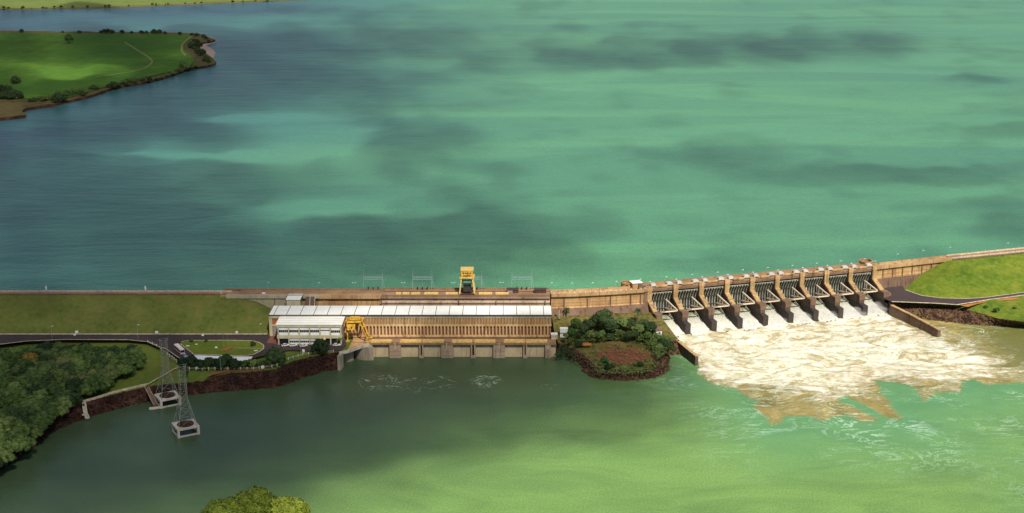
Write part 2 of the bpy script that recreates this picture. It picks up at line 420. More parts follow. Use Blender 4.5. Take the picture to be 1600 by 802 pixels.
# river sheet: dense where the spillway churns it
def axis(lo, a, b, hi, d):
    l = []; x = a; s = d
    while x > lo: s *= 1.35; x -= s; l.append(x)
    mid = list(np.arange(a, b, d)); r = []; x = b; s = d
    while x < hi: r.append(x); s *= 1.35; x += s
    return np.array(sorted(l) + mid + r)
gx = axis(-3000, -240, 400, 3500, 1.5); gy = axis(-1500, 560, 815, 900, 1.3)
GX, GY = np.meshgrid(gx, gy); gx_, gy_ = GX.ravel(), GY.ravel()
def sdf(poly, X, Y):
    """signed distance to a polygon, positive inside"""
    d = np.full(X.shape, 1e18); s = np.zeros(X.shape, bool); n = len(poly)
    for i in range(n):
        a, b = poly[i], poly[(i + 1) % n]; ex, ey = b.x - a.x, b.y - a.y
        wx, wy = X - a.x, Y - a.y; t = np.clip((wx * ex + wy * ey) / (ex * ex + ey * ey + 1e-9), 0, 1)
        d = np.minimum(d, (wx - ex * t) ** 2 + (wy - ey * t) ** 2)
        c = ((a.y > Y) != (b.y > Y)) & (X < (ex) * (Y - a.y) / (ey if abs(ey) > 1e-9 else 1e-9) + a.x); s ^= c
    d = np.sqrt(d); return np.where(s, d, -d)
silt_poly = PL([(1094, 573), (1096, 590), (1116, 601), (1150, 607), (1160, 616), (1183, 628), (1178, 640), (1200, 652), (1208, 664), (1216, 661), (1225, 649), (1262, 651), (1285, 658), (1310, 650), (1322, 649),
    (1350, 659), (1369, 658), (1360, 647), (1326, 632), (1306, 624), (1320, 621), (1356, 636), (1385, 652), (1412, 659), (1405, 648), (1397, 637), (1390, 626), (1375, 619), (1378, 606), (1369, 596),
    (1405, 598), (1420, 603), (1435, 609), (1442, 628), (1452, 622), (1457, 615), (1480, 611), (1502, 613), (1500, 603), (1504, 596), (1517, 592), (1530, 597), (1544, 602), (1570, 599), (1600, 598), (2100, 590), (2100, 440), (1300, 440), (1010, 470)], 0)
foam_poly = PL([(1025, 480), (1040, 520), (1092, 572), (1086, 584), (1112, 594), (1170, 604), (1230, 606), (1275, 614), (1330, 606), (1370, 594), (1430, 590), (1490, 598), (1545, 590), (1560, 572), (1520, 548), (1470, 528), (1375, 490), (1370, 450)], 0)
core_poly = PL([(1030, 490), (1095, 560), (1180, 575), (1300, 585), (1440, 575), (1520, 572), (1490, 545), (1380, 495), (1360, 455)], 0)
silt = np.clip(sdf(silt_poly, gx_, gy_) / 30 + .5, 0, 1)
fd = sdf(foam_poly, gx_, gy_); foam = np.clip(fd / 40 + .46, 0, .85) + np.clip(sdf(core_poly, gx_, gy_) / 60, 0, .35)
foam = np.where(fd < 0, np.clip(.46 + fd / 110, 0, 1) * (silt > .5), foam)
wd = sdf(silt_poly, gx_, gy_); wisp = np.clip(1 + wd / 75, 0, 1) * (gx_ > 60) * np.clip((gx_ - 70) / 60, 0, 1)
wisp = np.maximum(wisp, .75 * np.exp(-(((gx_ - 110) / 30) ** 2 + ((gy_ - 690) / 26) ** 2)))
wisp = np.maximum(wisp, .8 * np.clip((gx_ - 200) / 120, 0, 1) * (wd < 0) * (gy_ > 480))
boil = np.zeros_like(gx_)
for bx, by, rx, ry, a in [(596, 598, 12, 11, .75), (650, 600, 10, 11, .42), (688, 598, 7, 10, .7), (760, 595, 7, 9, 1.0), (858, 604, 5, 4, .5)]:
    c = P(bx, by, 0); q = np.sqrt(((gx_ - c.x) / rx) ** 2 + ((gy_ - c.y) / ry) ** 2); boil = np.maximum(boil, a * np.exp(-((q - .75) / .33) ** 2))
olive = np.clip((gx_ - 262) / 40, 0, 1) * np.clip((gy_ - 690) / 30, 0, 1)
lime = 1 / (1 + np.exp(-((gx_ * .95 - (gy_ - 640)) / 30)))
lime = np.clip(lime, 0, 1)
gz = np.zeros_like(gx_)
fi = np.where(foam > .15)[0]
for i in fi:
    q = Vector((gx_[i] * .12, gy_[i] * .16, 0)); gz[i] = foam[i] * (1.1 * noise.noise(q) + .7 * noise.noise(q * 2.6) + .35 * noise.noise(q * 6))
nx, ny = len(gx), len(gy)
idx = np.arange(nx * ny).reshape(ny, nx)
quads = np.stack([idx[:-1, :-1], idx[:-1, 1:], idx[1:, 1:], idx[1:, :-1]], -1).reshape(-1, 4)
me = bpy.data.meshes.new('river_water')
me.vertices.add(nx * ny); me.vertices.foreach_set('co', np.stack([gx_, gy_, gz], 1).ravel().astype(np.float32))
me.loops.add(len(quads) * 4); me.loops.foreach_set('vertex_index', quads.ravel().astype(np.int32))
me.polygons.add(len(quads)); me.polygons.foreach_set('loop_start', np.arange(0, len(quads) * 4, 4).astype(np.int32))
me.polygons.foreach_set('use_smooth', np.ones(len(quads), bool)); me.update(calc_edges=True)
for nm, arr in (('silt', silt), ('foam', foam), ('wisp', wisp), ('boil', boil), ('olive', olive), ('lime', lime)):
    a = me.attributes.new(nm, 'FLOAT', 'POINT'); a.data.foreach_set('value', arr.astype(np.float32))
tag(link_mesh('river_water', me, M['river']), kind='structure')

# ================================================================== clouds high above: unseen closed volumes, shaped to lay shade on water and land
CZ = 900.0
def proj(x, y, z):
    zz = z - CH; dep = y * math.cos(CP) - zz * math.sin(CP); up = y * math.sin(CP) + zz * math.cos(CP)
    return 800 + CF * x / dep, 401 - CF * up / dep
# cover (optical depth) as soft shade patches measured on the photo: x, y, half width, half height, amount
COVER = [(60, 300, 420, 170, 1.9), (420, 400, 330, 75, 1.1), (240, 110, 260, 50, 1.0), (640, 60, 230, 45, .5), (500, 110, 200, 60, .7), (0, 520, 480, 90, .85), (230, 520, 200, 50, .35),
         (120, 640, 330, 75, 1.0), (450, 670, 260, 50, 1.35), (700, 635, 260, 42, 1.6), (850, 600, 180, 40, 1.3), (160, 760, 300, 70, 1.25), (360, 745, 100, 50, .8), (940, 650, 90, 22, .6), (990, 585, 70, 30, .7), (60, 590, 200, 50, .5),
         (1100, 78, 230, 22, 1.1), (950, 95, 120, 14, .6), (1290, 65, 140, 18, .7), (1530, 122, 45, 6, .7), (1100, 238, 95, 16, .9), (1240, 268, 110, 14, .8), (1430, 268, 130, 11, .8), (1520, 315, 90, 12, .9), (650, 218, 75, 24, .9),
         (760, 350, 110, 18, .9), (640, 378, 190, 24, 1.1), (860, 400, 130, 16, .4), (1560, 195, 60, 10, .6), (1570, 350, 60, 18, .9), (700, 300, 60, 14, .4), (100, 70, 260, 30, .6), (60, 12, 330, 8, .9), (150, 80, 260, 36, .9), (60, 140, 160, 20, .6), (1110, 410, 120, 10, .5), (1430, 588, 60, 9, .5)]
COVER.append((30, 690, 90, 70, .25))
HOLES = [(395, 183, 85, 10, 2.0), (310, 240, 120, 14, 2.2), (500, 212, 80, 22, 1.2), (490, 322, 90, 22, 1.9), (120, 236, 90, 9, 1.2), (270, 30, 150, 8, 1.9), (60, 44, 60, 5, .5), (112, 116, 62, 12, 2.9), (160, 100, 45, 9, 1.6), (30, 103, 60, 6, .8), (275, 88, 45, 8, 1.0), (200, 4, 260, 8, 1.5), (600, 100, 80, 10, .6)]
def cover(px, py):
    wx = 26 * noise.noise(Vector((px * .012, py * .03, 1))) + 10 * noise.noise(Vector((px * .04, py * .1, 4)))
    wy = 9 * noise.noise(Vector((px * .012, py * .03, 9))) + 4 * noise.noise(Vector((px * .04, py * .1, 14)))
    x, y = px + wx, py + wy; d = 0
    for cx, cy, rx, ry, a in COVER: d += a * math.exp(-(((x - cx) / rx) ** 2 + ((y - cy) / ry) ** 2))
    for cx, cy, rx, ry, a in HOLES: d -= a * math.exp(-(((x - cx) / rx) ** 2 + ((y - cy) / ry) ** 2))
    q = Vector((px * .016, py * .05, 5.5)); fb = noise.noise(q) + .6 * noise.noise(q * 2.3) + .35 * noise.noise(q * 5.1)
    d = d * (1.18 + .75 * fb) + .55 * max(0, fb - .05) - .10
    return max(0., min(2.7, d))
DENS = .012
cxs = np.arange(-1500, 1300, 16.0)
cys = [500.0]
while cys[-1] < 4200: cys.append(cys[-1] + (6 if cys[-1] < 900 else 16 if cys[-1] < 1800 else 30))
off = SUN * (CZ / SUN.z)
nX, nY = len(cxs), len(cys); TH = np.zeros((nY, nX))
for j, y in enumerate(cys):
    for i, x in enumerate(cxs):
        zz = 22 if y > 785 else 0
        px, py = proj(x, y, zz)
        if -400 < px < 2000 and -40 < py < 900: 
            e = min(1, (px + 400) / 250, (2000 - px) / 250, (py + 40) / 25); TH[j, i] = cover(px, py) * max(0, e) / DENS * SUN.z
TH[0, :] = TH[-1, :] = 0; TH[:, 0] = TH[:, -1] = 0
vid = {}; V = []
def cv(j, i):
    if (j, i) not in vid:
        t = TH[j, i]; x = cxs[i] + off.x; y = cys[j] + off.y
        if t <= 0: V.append((x, y, CZ)); a = len(V) - 1; vid[(j, i)] = (a, a)
        else:
            V.append((x, y, CZ - .4 * t)); V.append((x, y, CZ + .6 * t)); vid[(j, i)] = (len(V) - 2, len(V) - 1)
    return vid[(j, i)]
Fc = []
for j in range(nY - 1):
    for i in range(nX - 1):
        if max(TH[j, i], TH[j, i + 1], TH[j + 1, i], TH[j + 1, i + 1]) <= 0: continue
        q = [cv(j, i), cv(j, i + 1), cv(j + 1, i + 1), cv(j + 1, i)]
        for k, o in ((1, 1), (0, -1)):
            f = []
            for a in q:
                if not f or f[-1] != a[k]: f.append(a[k])
            Fc.append(tuple(f[::o]))
me = bpy.data.meshes.new('clouds'); me.from_pydata(V, [], Fc); me.update()
m = bpy.data.materials.new('cloud_vapour'); m.use_nodes = True; n = m.node_tree; n.nodes.clear()
o_ = n.nodes.new('ShaderNodeOutputMaterial'); vs_ = n.nodes.new('ShaderNodeVolumeScatter')
vs_.inputs['Color'].default_value = (.9, .92, .95, 1); vs_.inputs['Density'].default_value = DENS; vs_.inputs['Anisotropy'].default_value = .3
n.links.new(vs_.outputs[0], o_.inputs['Volume'])
tag(link_mesh('clouds', me, m), 'unseen high clouds shaped to shade the reservoir and its banks', 'clouds', kind='stuff')

# ================================================================== terrain
YG = 9.0
# --- left embankment: crest, grass slope, riprap
def slope_cap(x):
    for (a, za), (b, zb) in zip([(-172, 24.4), (-154, 20.7), (-144, 15.5), (-132, 9.0)], [(-154, 20.7), (-144, 15.5), (-132, 9.0), (-100, 9.0)]):
        if a <= x <= b: return za + (zb - za) * (x - a) / (b - a)
    return 24.4 if x < -172 else 9.0
mb = MB(); xs = list(np.arange(-620, -176, 8.0)) + list(np.arange(-176, -119, 2.0)); ys = [744.3 + 29.7 * k / 14 for k in range(15)]
for x in xs:
    for k, y in enumerate(ys):
        z = min(9 + 15.4 * k / 14, slope_cap(x)) + (.25 * noise.noise(Vector((x * .05, y * .12, 0))) if 0 < k < 14 else 0)
        mb.v.append((x, y, z))
for i in range(len(xs) - 1):
    for k in range(14): mb.f.append((i * 15 + k, (i + 1) * 15 + k, (i + 1) * 15 + k + 1, i * 15 + k + 1)); mb.m.append(0)
root = thing('embankment_dam', 'long grass-covered earth embankment left of the powerhouse with a crest road', 'dam', (-300, 760, 9))
for v_i, v in enumerate(mb.v): mb.v[v_i] = tuple(Vector(v) - Vector((-300, 760, 9)))
mb.build('grass_slope', M['slope'], root, smooth=True)
OE = (-300, 760, 9)
mb = MB(OE); mb.box(-620, -168, 774.0, 781.5, 8, 24.4); mb.build('crest_road', M['crest'], root)
mb = MB(OE); mb.box(-620, -172, 773.2, 774.0, 23.4, 24.9); mb.build('crest_edge_wall', M['conc_low'], root)  # low dark wall along the slope edge of the crest
mb = MB(OE); mb.box(-620, -170, 778.5, 779.3, 24.4, 25.2); mb.build('kerb', M['kerb'], root)
loft('riprap', [Vector((-620, 781.3, 24.6)), Vector((-165, 781.3, 24.6))], [Vector((-620, 786.8, 21.4)), Vector((-165, 786.8, 21.4))], 300, 5, M['rock'], .8, .4, None, root, OE)

# --- lower yard and bank
bank_top = PL([(-120, 742), (-60, 712), (0, 700), (35, 682), (68, 654)], 5) + PL([(95, 643), (137, 627.5)], 6) + PL([(180, 616), (228, 605), (244, 602), (288, 598)], 6.3) + PL([(317, 596), (330, 589)], 6.6) + PL([(358, 583), (399, 581), (431, 577)], 7.8) + PL([(456, 565), (480, 559)], 8.7) + PL([(505, 554), (529, 550)], 9)
bank_bot = PL([(-120, 790), (-50, 760), (0, 738), (20, 724), (52, 705), (80, 679), (110, 665), (134, 656), (170, 645), (209, 634), (233, 630), (260, 624), (288, 620), (334, 615), (382, 612), (431, 608), (452, 602), (472, 592), (485, 589), (511, 581), (530, 580)], -.6)
yard_pts = bank_top + [P(541, 549, 9), P(552, 530, 9), Vector((-96, 748, YG)), Vector((-130, 748, YG)), Vector((-620, 748, YG)), Vector((-620, 560, 6))]
land('lower_ground', yard_pts, M['yard'], 9, .35, .06)
loft('rock_bank', bank_top, bank_bot, 420, 12, M['rock'], 1.0, .33)
# asphalt, kerbs, loop lawn
asp = PL([(-120, 523.3), (417, 523.3), (439, 525.5), (541, 527), (541, 541), (532, 548), (500, 549), (455, 547.5), (430, 549), (412, 556), (395, 560), (380, 562), (300, 563), (283, 562), (258, 545), (246, 541.5), (230, 534.5), (200, 531.5), (100, 531), (40, 533.6), (0, 538.5), (-120, 552)], YG + .45)
land('access_road', asp, M['asphalt'], 12, 0)
loop = PL([(281.5, 537.5), (283, 534.5), (290, 532.5), (355, 532), (395, 533), (405, 535.5), (412, 540), (412, 545), (405, 550), (395, 554.5), (380, 556.5), (360, 556), (303, 554)], YG + .45)
land('roundabout_lawn', loop, M['lawn'], 6, 0, dz=.12)
strip('roundabout_kerb', loop + loop[:2], .5, M['kerb'], .0, .22)
strip('road_kerb', PL([(-120, 523.3), (417, 523.3)], YG + .2), .9, M['kerb'], .3, .35)
strip('road_edge_kerb', PL([(283, 562), (258, 545), (246, 541.5), (230, 534.5), (200, 531.5), (100, 531), (40, 533.6), (0, 538.5), (-120, 552)], YG + .35), .4, M['kerb'], .1, .18)
land('paved_court', PL([(303, 555), (360, 557.2), (395, 557.2), (390, 564.5), (311, 563)], YG + .7), M['white'], 10, 0)
land('red_paving', PL([(424, 524.5), (437, 525.5), (439, 538), (416, 536)], YG + .6), M['redpave'], 5, 0)
strip('lawn_path', PL([(360, 543.8), (411, 544.6)], YG + .62), .5, M['kerb'], .03)
land('brown_verge', PL([(318, 592), (331, 584), (360, 577.5), (400, 577), (431, 574), (399, 580), (358, 581.5), (330, 587.5)], 7.6), M['dirt'], 6, 0, dz=.35)

# --- peninsula and far shore
pen = [(-250, 50), (0, 51), (165, 52), (250, 52.8), (291.5, 53.6), (304, 54.6), (316, 58), (330, 64.6), (322, 69), (313.5, 73), (312, 78), (316, 82.5), (323, 88), (327, 95), (328.6, 101.8), (302.5, 111), (275, 118), (234, 128), (192.5, 137.5), (154, 146), (115.5, 159.5), (91, 165), (60, 170.5), (38.5, 174.6), (33, 180), (38, 183.7), (0, 188), (-300, 205)]
def rough(pts, n, a, f):
    q = resample(pts + [pts[0]], n)[:-1]
    return [p + Vector((noise.noise(p * f) * a, noise.noise(p * f + Vector((50, 0, 0))) * a * 1.6, 0)) for p in q]
pw = PL(pen, ZR)
land('peninsula', rough(pw, 260, 12, .02), M['scrub'], 35, 0, zf=lambda x, y, z: ZR + .3 + 2.2 * 1)
loft('peninsula_shore', [p + Vector((0, 0, 2.5)) for p in rough(pw, 260, 12, .02)], [p + Vector((0, -8, -.5)) for p in rough(pw, 260, 12, .02)], 260, 3, M['rock'], .8, .2)
crop = PL([(-250, 51), (0, 52.2), (250, 54), (296, 56), (300, 60), (290, 66), (287, 72), (287, 78), (296, 86), (306, 93), (300, 100), (270, 112), (230, 121), (190, 131), (150, 140), (112, 152), (80, 155), (0, 154.5), (-250, 158)], ZR + 2.8)
land('crop_field', crop, M['crop'], 40, 0, dz=.5)
strip('field_track', PL([(195, 66), (212, 77), (222, 83), (233, 90), (238, 96), (235, 101), (225, 107), (205, 112.5), (180, 116), (150, 121)], ZR + 3.4), 3.2, M['path'], .12)
strip('shore_track', PL([(300, 57), (290, 64), (284, 71), (284, 80), (290, 87)], ZR + 3.4), 3.0, M['path'], .12)
land('sandbar', PL([(312, 60), (330, 58.5), (338, 61), (336, 67), (322, 71), (330, 75), (337, 83), (333, 92), (326, 90), (312, 80)], ZR + .12), M['sand'], 20, 0)
fs = PL([(-400, 17), (0, 15), (140, 13), (250, 9), (330, 5.5), (430, 1.5), (520, -2)], ZR)
land('far_shore', [p + Vector((0, 0, 2)) for p in fs] + [Vector((400, 5200, 60)), Vector((-3500, 5200, 60))], M['pale_field'], 120, 0)
loft('far_shore_bank', [p + Vector((0, 0, 2)) for p in fs], [p + Vector((0, -14, -.5)) for p in fs], 200, 3, M['scrub'], 1.5, .05)

# --- island between powerhouse and spillway
isl_b = PL([(866, 553), (874, 554), (884, 556), (895, 562.6), (906, 569), (913, 581.7), (922, 591.8), (940, 594.5), (966.7, 597), (996, 596.5), (1025, 592.5), (1041, 586), (1046, 575), (1041, 566), (1043, 560), (1052, 556), (1068, 556)], -.6)
isl_t = PL([(872, 536)], 7) + PL([(884, 538), (895, 545), (910, 552.5), (922, 564), (933, 574)], 5.0) + PL([(955, 577), (994, 578.5), (1014, 575)], 4.5) + PL([(1026, 562), (1036, 550)], 5.5) + PL([(1046, 535)], 7) + PL([(1058, 528)], 7)
isl_pts = isl_t + [P(1034, 497, 10), Vector((84, 780, 11)), Vector((50, 772, 12)), Vector((24, 772, 12)), P(866, 520, 9)]
land('island_ground', isl_pts, M['island'], 3.5, .8, .12)
loft('island_bank', isl_t, isl_b, 220, 9, M['rubble'], .9, .33)

# --- right bank
hill_line = [(1487.6, 405.2), (1465, 414), (1440, 428), (1425, 441), (1414, 453.5)]
kerb_r = [(1414, 454), (1440, 463), (1470, 467), (1509.6, 468), (1539.5, 466), (1600, 458), (1750, 437)]
road_o = [(1385, 458), (1380, 467), (1393, 472.5), (1440, 474.2), (1460, 475), (1496, 477.3), (1520, 473.5), (1547.5, 469), (1600, 462.3), (1750, 441.5)]
ZK = 9.5
kt = PL(kerb_r, ZK); crest_r = [RW1 - DN * 0, RW2, RW2 + RDIR * 120]
hl = [P(1487.6, 405.2, 24.3), P(1465, 414, 21.6), P(1440, 428, 17), P(1425, 441, 13), P(1414, 453.5, ZK)]
mbt = resample(list(reversed(hl))[:1] + kt[1:], 60)
topl = resample(list(reversed(hl)) + [RW2 + Vector((0, 0, -.2)), RW2 + RDIR * 150 + Vector((0, 0, -.2))], 60)
hb = thing('right_embankment', 'bright green grassed embankment rising beside the spillway road', 'embankment', (300, 830, 9))
hb.name = 'grass_embankment'
loft('grass_slope', topl, mbt, 60, 14, M['bright'], .35, .12, None, hb, (300, 830, 9))
strip('kerb', kt, .7, M['kerb'], .15, .4, None, hb, (300, 830, 9))
mb = MB((300, 830, 9)); 
a, b = RW1, RW2 + RDIR * 900
mb.beam(a + Vector((0, 0, -1.0)) - DN * 3.5, b + Vector((0, 0, -1.0)) - DN * 3.5, 7, 2); mb.build('crest_road', M['crest'], hb)
mb = MB((300, 830, 9)); mb.beam(a + Vector((0, 0, .45)) - DN * .2, b + Vector((0, 0, .45)) - DN * .2, .5, .9); mb.beam(a + Vector((0, 0, .45)) - DN * 6.7, b + Vector((0, 0, .45)) - DN * 6.7, .5, .9); mb.build('kerb', M['kerb'], hb)
strip('drain', [RW1 + DN * .9 + Vector((0, 0, -.8)), RW2 + DN * .9 + Vector((0, 0, -.8)), RW2 + RDIR * 150 + DN * .9], 1.6, M['conc_low'], .2, .5, None, hb, (300, 830, 9))
rb_t = PL([(1396, 474.5), (1420, 475.5), (1460, 477.5), (1480, 478.5), (1500, 480.5), (1520, 486), (1540, 492), (1560, 498), (1600, 503), (1750, 508)], 6.0)
rb_b = PL([(1392, 492), (1420, 498), (1452, 502), (1480, 506), (1520, 509.5), (1557, 511.5), (1600, 510), (1750, 518)], -.6)
rp = [P(x, y, ZK) for x, y in kerb_r]
land('right_ground', list(reversed(rb_t)) + [P(1377, 463, 8), P(1385, 440, ZK), P(1414, 436, ZK)] + rp[1:], M['bright'], 7, .3, .08, dz=-.1)
land('spillway_road', PL([(1383, 450), (1410, 446)] + kerb_r, ZK + .3) + PL(list(reversed(road_o)), 8.8), M['asphalt'], 10, 0, dz=.4)
strip('road_kerb', PL(road_o[2:], 8.8), .8, M['kerb'], .35, .25)
land('ochre_verge', PL([(1500, 478.5), (1525, 474.5), (1550, 470), (1600, 463.5), (1750, 443), (1750, 450), (1600, 469), (1570, 470.5), (1545, 472.5), (1525, 477), (1512, 481)], 8.3), M['ochre'], 8, 0, dz=.55)
loft('rock_bank', rb_t, rb_b, 180, 9, M['rubble'], 1.0, .33)

# --- near bank at the foot of the picture, under the big tree
land('near_bank', [Vector((-190, 523, 0)), Vector((-140, 527, 1)), Vector((-95, 525, 1)), Vector((-60, 515, 0)), Vector((-40, 400, 8)), Vector((-260, 400, 8))], M['yard'], 8, .5, .1)

# ================================================================== concrete dam (left wall, intake, curved gravity wall)
OD = (-40, 775, 0)
dam = thing('concrete_dam', 'long weathered concrete dam wall and intake behind the white-roofed powerhouse', 'dam', OD)
def dpart(name, mb, mat): return mb.build(name, mat, dam)
mb = MB(OD)                                                    # left pale wall
mb.box(-172, -128, 771, 783, 0, 23.2); dpart('left_wall', mb, M['conc_pale'])
mb = MB(OD); mb.box(-172, -116, 770.2, 771.6, 22.9, 25.0); dpart('parapet', mb, M['conc_pale'])
mb = MB(OD); mb.box(-176, -78, 771.6, 783, 23.2, 24.3); mb.box(-176, -78, 782.4, 783, 24.3, 25.2); dpart('crest_deck', mb, M['crest'])
mb = MB(OD); mb.box(-128, -78.5, 772, 783, 0, 23.2)
for x in (-113, -96.5, -79.5): mb.box(x - .35, x + .35, 771.5, 772, 0, 23.2)
dpart('gravity_wall', mb, M['conc_c'])
mb = MB(OD); mb.box(-116, -78.5, 770.6, 772, 22.5, 24.9); dpart('parapet', mb, M['conc'])
for x in (-160.5, -143, -128.3):
    mb = MB(OD); mb.box(x - .25, x + .25, 770.85, 771.0, 5, 22.9); dpart('joint', mb, M['conc_low'])
# intake block with its rounded corbels
mb = MB(OD)
arc = [(770.6 + 1.2 * math.cos(t), 20.4 + 1.1 * math.sin(t)) for t in [math.pi * (1.5 - k / 8) for k in range(9)]]
prof = [(784, 0), (784, 24.1), (769.4, 24.1), (769.4, 23.2), (770.9, 22.7), (770.9, 21.5)] + arc[::-1][0:] + [(770.9, 19.2), (769.4, 18.9), (769.4, 17.4), (770.9, 17.2), (770.9, 0)]
mb.profile_x(prof, -78.3, 22.8); dpart('intake_block', mb, M['conc_mid'])
mb = MB(OD); mb.box(-78.4, 22.9, 769.2, 784.2, 24.1, 24.5); mb.box(-78.4, 22.9, 783.6, 784.2, 24.5, 25.3); mb.box(-78.4, 22.9, 769.1, 769.5, 24.5, 25.0); dpart('crest_deck', mb, M['crest'])
for x in (-78.3, -32, -9.5, 20):
    mb = MB(OD); mb.box(x - .2, x + .2, 768.6, 768.9, 17, 22.6); dpart('joint', mb, M['conc_low'])
for x0, x1 in [(-70, -67), (-66, -62), (-61, -55.5), (-53, -44.5), (-40, -32.5), (-24, -22.5), (-20, -12), (-10, -2)]: mb = MB(OD); mb.box(x0, x1, 773.2, 775.2, 24.5, 25.4); dpart('gate_cover', mb, M['yellow2'])
mb = MB(OD); mb.box(-78.4, 22.9, 771.2, 771.5, 24.5, 24.75); mb.box(-78.4, 22.9, 778.2, 778.5, 24.5, 24.75); dpart('crane_rail', mb, M['dark'])
# curved gravity wall to the spillway
gw = [P(861.5, 461, 24.5), P(900, 460, 24.5), P(940, 458, 24.5), P(975, 456, 24.5), P(1006, 453.8, 24.5), A0 - AX * 1.2]
gs = resample(gw, 40)
def wall_sweep(line, prof, org):
    """prof: (offset downstream, z) outline swept along a line in plan"""
    mb = MB(org); n = len(line); m = len(prof); vs = []
    for i, p in enumerate(line):
        a_, b_ = line[max(0, i - 1)], line[min(n - 1, i + 1)]; d = (b_ - a_).to_2d().normalized(); q = Vector((d.y, -d.x, 0))
        for o, z in prof: vs.append(Vector((p.x, p.y, 0)) + q * o + Vector((0, 0, z)))
    fs = [(i * m + k, (i + 1) * m + k, (i + 1) * m + (k + 1) % m, i * m + (k + 1) % m) for i in range(n - 1) for k in range(m)]
    fs += [tuple(range(m)), tuple(range((n - 1) * m, n * m))[::-1]]
    mb.add(vs, fs); return mb
dpart('gravity_wall', wall_sweep(gs, [(-8, 0), (-8, 23.4), (-1, 23.4), (-1, 16.2), (-.6, 15.8), (-.6, 8)] + [(-.6, 0)], OD), M['conc_c'])
dpart('wall_foot', wall_sweep(gs, [(-2, 2), (-2, 15.6), (.2, 15.6), (3.5, 9), (6, 2)], OD), M['conc_low'])
dpart('crest_deck', wall_sweep(gs, [(-8.2, 23.4), (-8.2, 25.2), (-7.7, 25.2), (-7.7, 24.3), (-.8, 24.3), (-.8, 25.2), (.4, 25.2), (.4, 23.2), (-1.0, 23.2)], OD), M['conc'])
for k in (5, 14, 23, 31, 35):
    mb = MB(OD)
    p = gs[k]; d = (gs[k + 1] - gs[k - 1]).normalized(); q = Vector((d.y, -d.x, 0)); 
    mb.beam(Vector((p.x, p.y, 15.5)) - q * .8, Vector((p.x, p.y, 23.2)) - q * .8, .7, .6)
    dpart('joint', mb, M['conc_low'])
mb = MB(OD); 
for k in range(1, 39, 2):
    p = gs[k]; mb = MB(OD); mb.box(p.x - .25, p.x + .25, p.y + 1, p.y + 1.5, 24.3, 25.5); dpart('bollard', mb, M['white'])
# stair recess to the right of the stair house
st = thing('dam_stair', 'steep concrete stair with pale handrails beside the small white roof', 'stairs', (-120, 768, 0))
mb = MB((-120, 768, 0)); mb.profile_x([(762, 14), (771.9, 14), (771.9, 24), (770, 24)], -124, -118.5); mb.build('steps', M['brownbox'], st)
mb = MB((-120, 768, 0))
for x in (-118.3, -121.2): mb.beam((x, 761.9, 15.2), (x, 770.2, 25.4), .3, .3)
mb.build('handrail', M['kerb'], st)

# stair house
OS = (-130.5, 768, 0)
sh = thing('stair_house', 'small beige block with a white flat roof, behind the left end of the powerhouse', 'building', OS)
mb = MB(OS); mb.box(-134.6, -126.4, 763.6, 773.5, 9, 24.1); mb.build('wall', M['beige'], sh)
mb = MB(OS); mb.box(-134.9, -126.1, 763.2, 774.2, 24.1, 24.6); mb.build('roof', M['roof'], sh)
for a in (-135.2, -126.1): mb = MB(OS); mb.box(a, a + .3, 763.2, 774.2, 23.6, 24.7); mb.build('roof_edge', M['dark'], sh)

# ================================================================== powerhouse
OP = (-60, 748, 0); YF = 740.5
ph = thing('powerhouse', 'long powerhouse with a white panelled roof and ochre finned concrete front', 'building', OP)
def pp(name, mb, mat, par=None): return mb.build(name, mat, par or ph)
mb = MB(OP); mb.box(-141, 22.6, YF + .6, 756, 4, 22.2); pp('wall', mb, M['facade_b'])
rf = None; mb = MB(OP); mb.box(-141, 23, YF - .6, 756.8, 22.2, 22.7); rf = pp('roof', mb, M['roof'])
mb = MB(OP); x = -139.2
xs_ = [-138.2] + [-138.2 + 7.3 + 7.86 * k for k in range(20)]
for x in xs_: mb.box(x - .16, x + .16, YF - .62, 756.82, 22.7, 22.78)
mb.box(-141.2, 23.2, YF - .95, YF - .62, 22.3, 22.75); mb.box(-141.3, -141, YF - .6, 756.8, 22.0, 22.8)
sm = mb.build('roof_seam', M['seam'], rf)
mb = MB(OP); mb.box(-141.2, -98.6, YF - .5, YF + .6, 20.5, 22.2); pp('fascia', mb, M['beige'])
mb = MB(OP); mb.box(-98.6, 22.9, YF - .3, YF + .6, 20.6, 22.2); pp('fascia', mb, M['conc_grey'])
mb = MB(OP); mb.box(-141.2, -139.4, YF - .3, YF + .6, 9, 20.5); mb.box(-139.4, -132.9, YF - .2, YF + .6, 15.5, 16.5); pp('frame', mb, M['beige'])
mb = MB(OP); mb.box(-139.4, -132.9, YF + .1, YF + .62, 16.5, 20.5); pp('upper_panel', mb, M['brick'])
mb = MB(OP); mb.box(-139.0, -134.6, YF + .1, YF + .62, 9.2, 15.5); pp('door', mb, M['greydoor'])
mb = MB(OP); mb.box(-134.5, -133.2, YF - .1, YF + .58, 9.2, 15.5); pp('recess', mb, M['dark'])
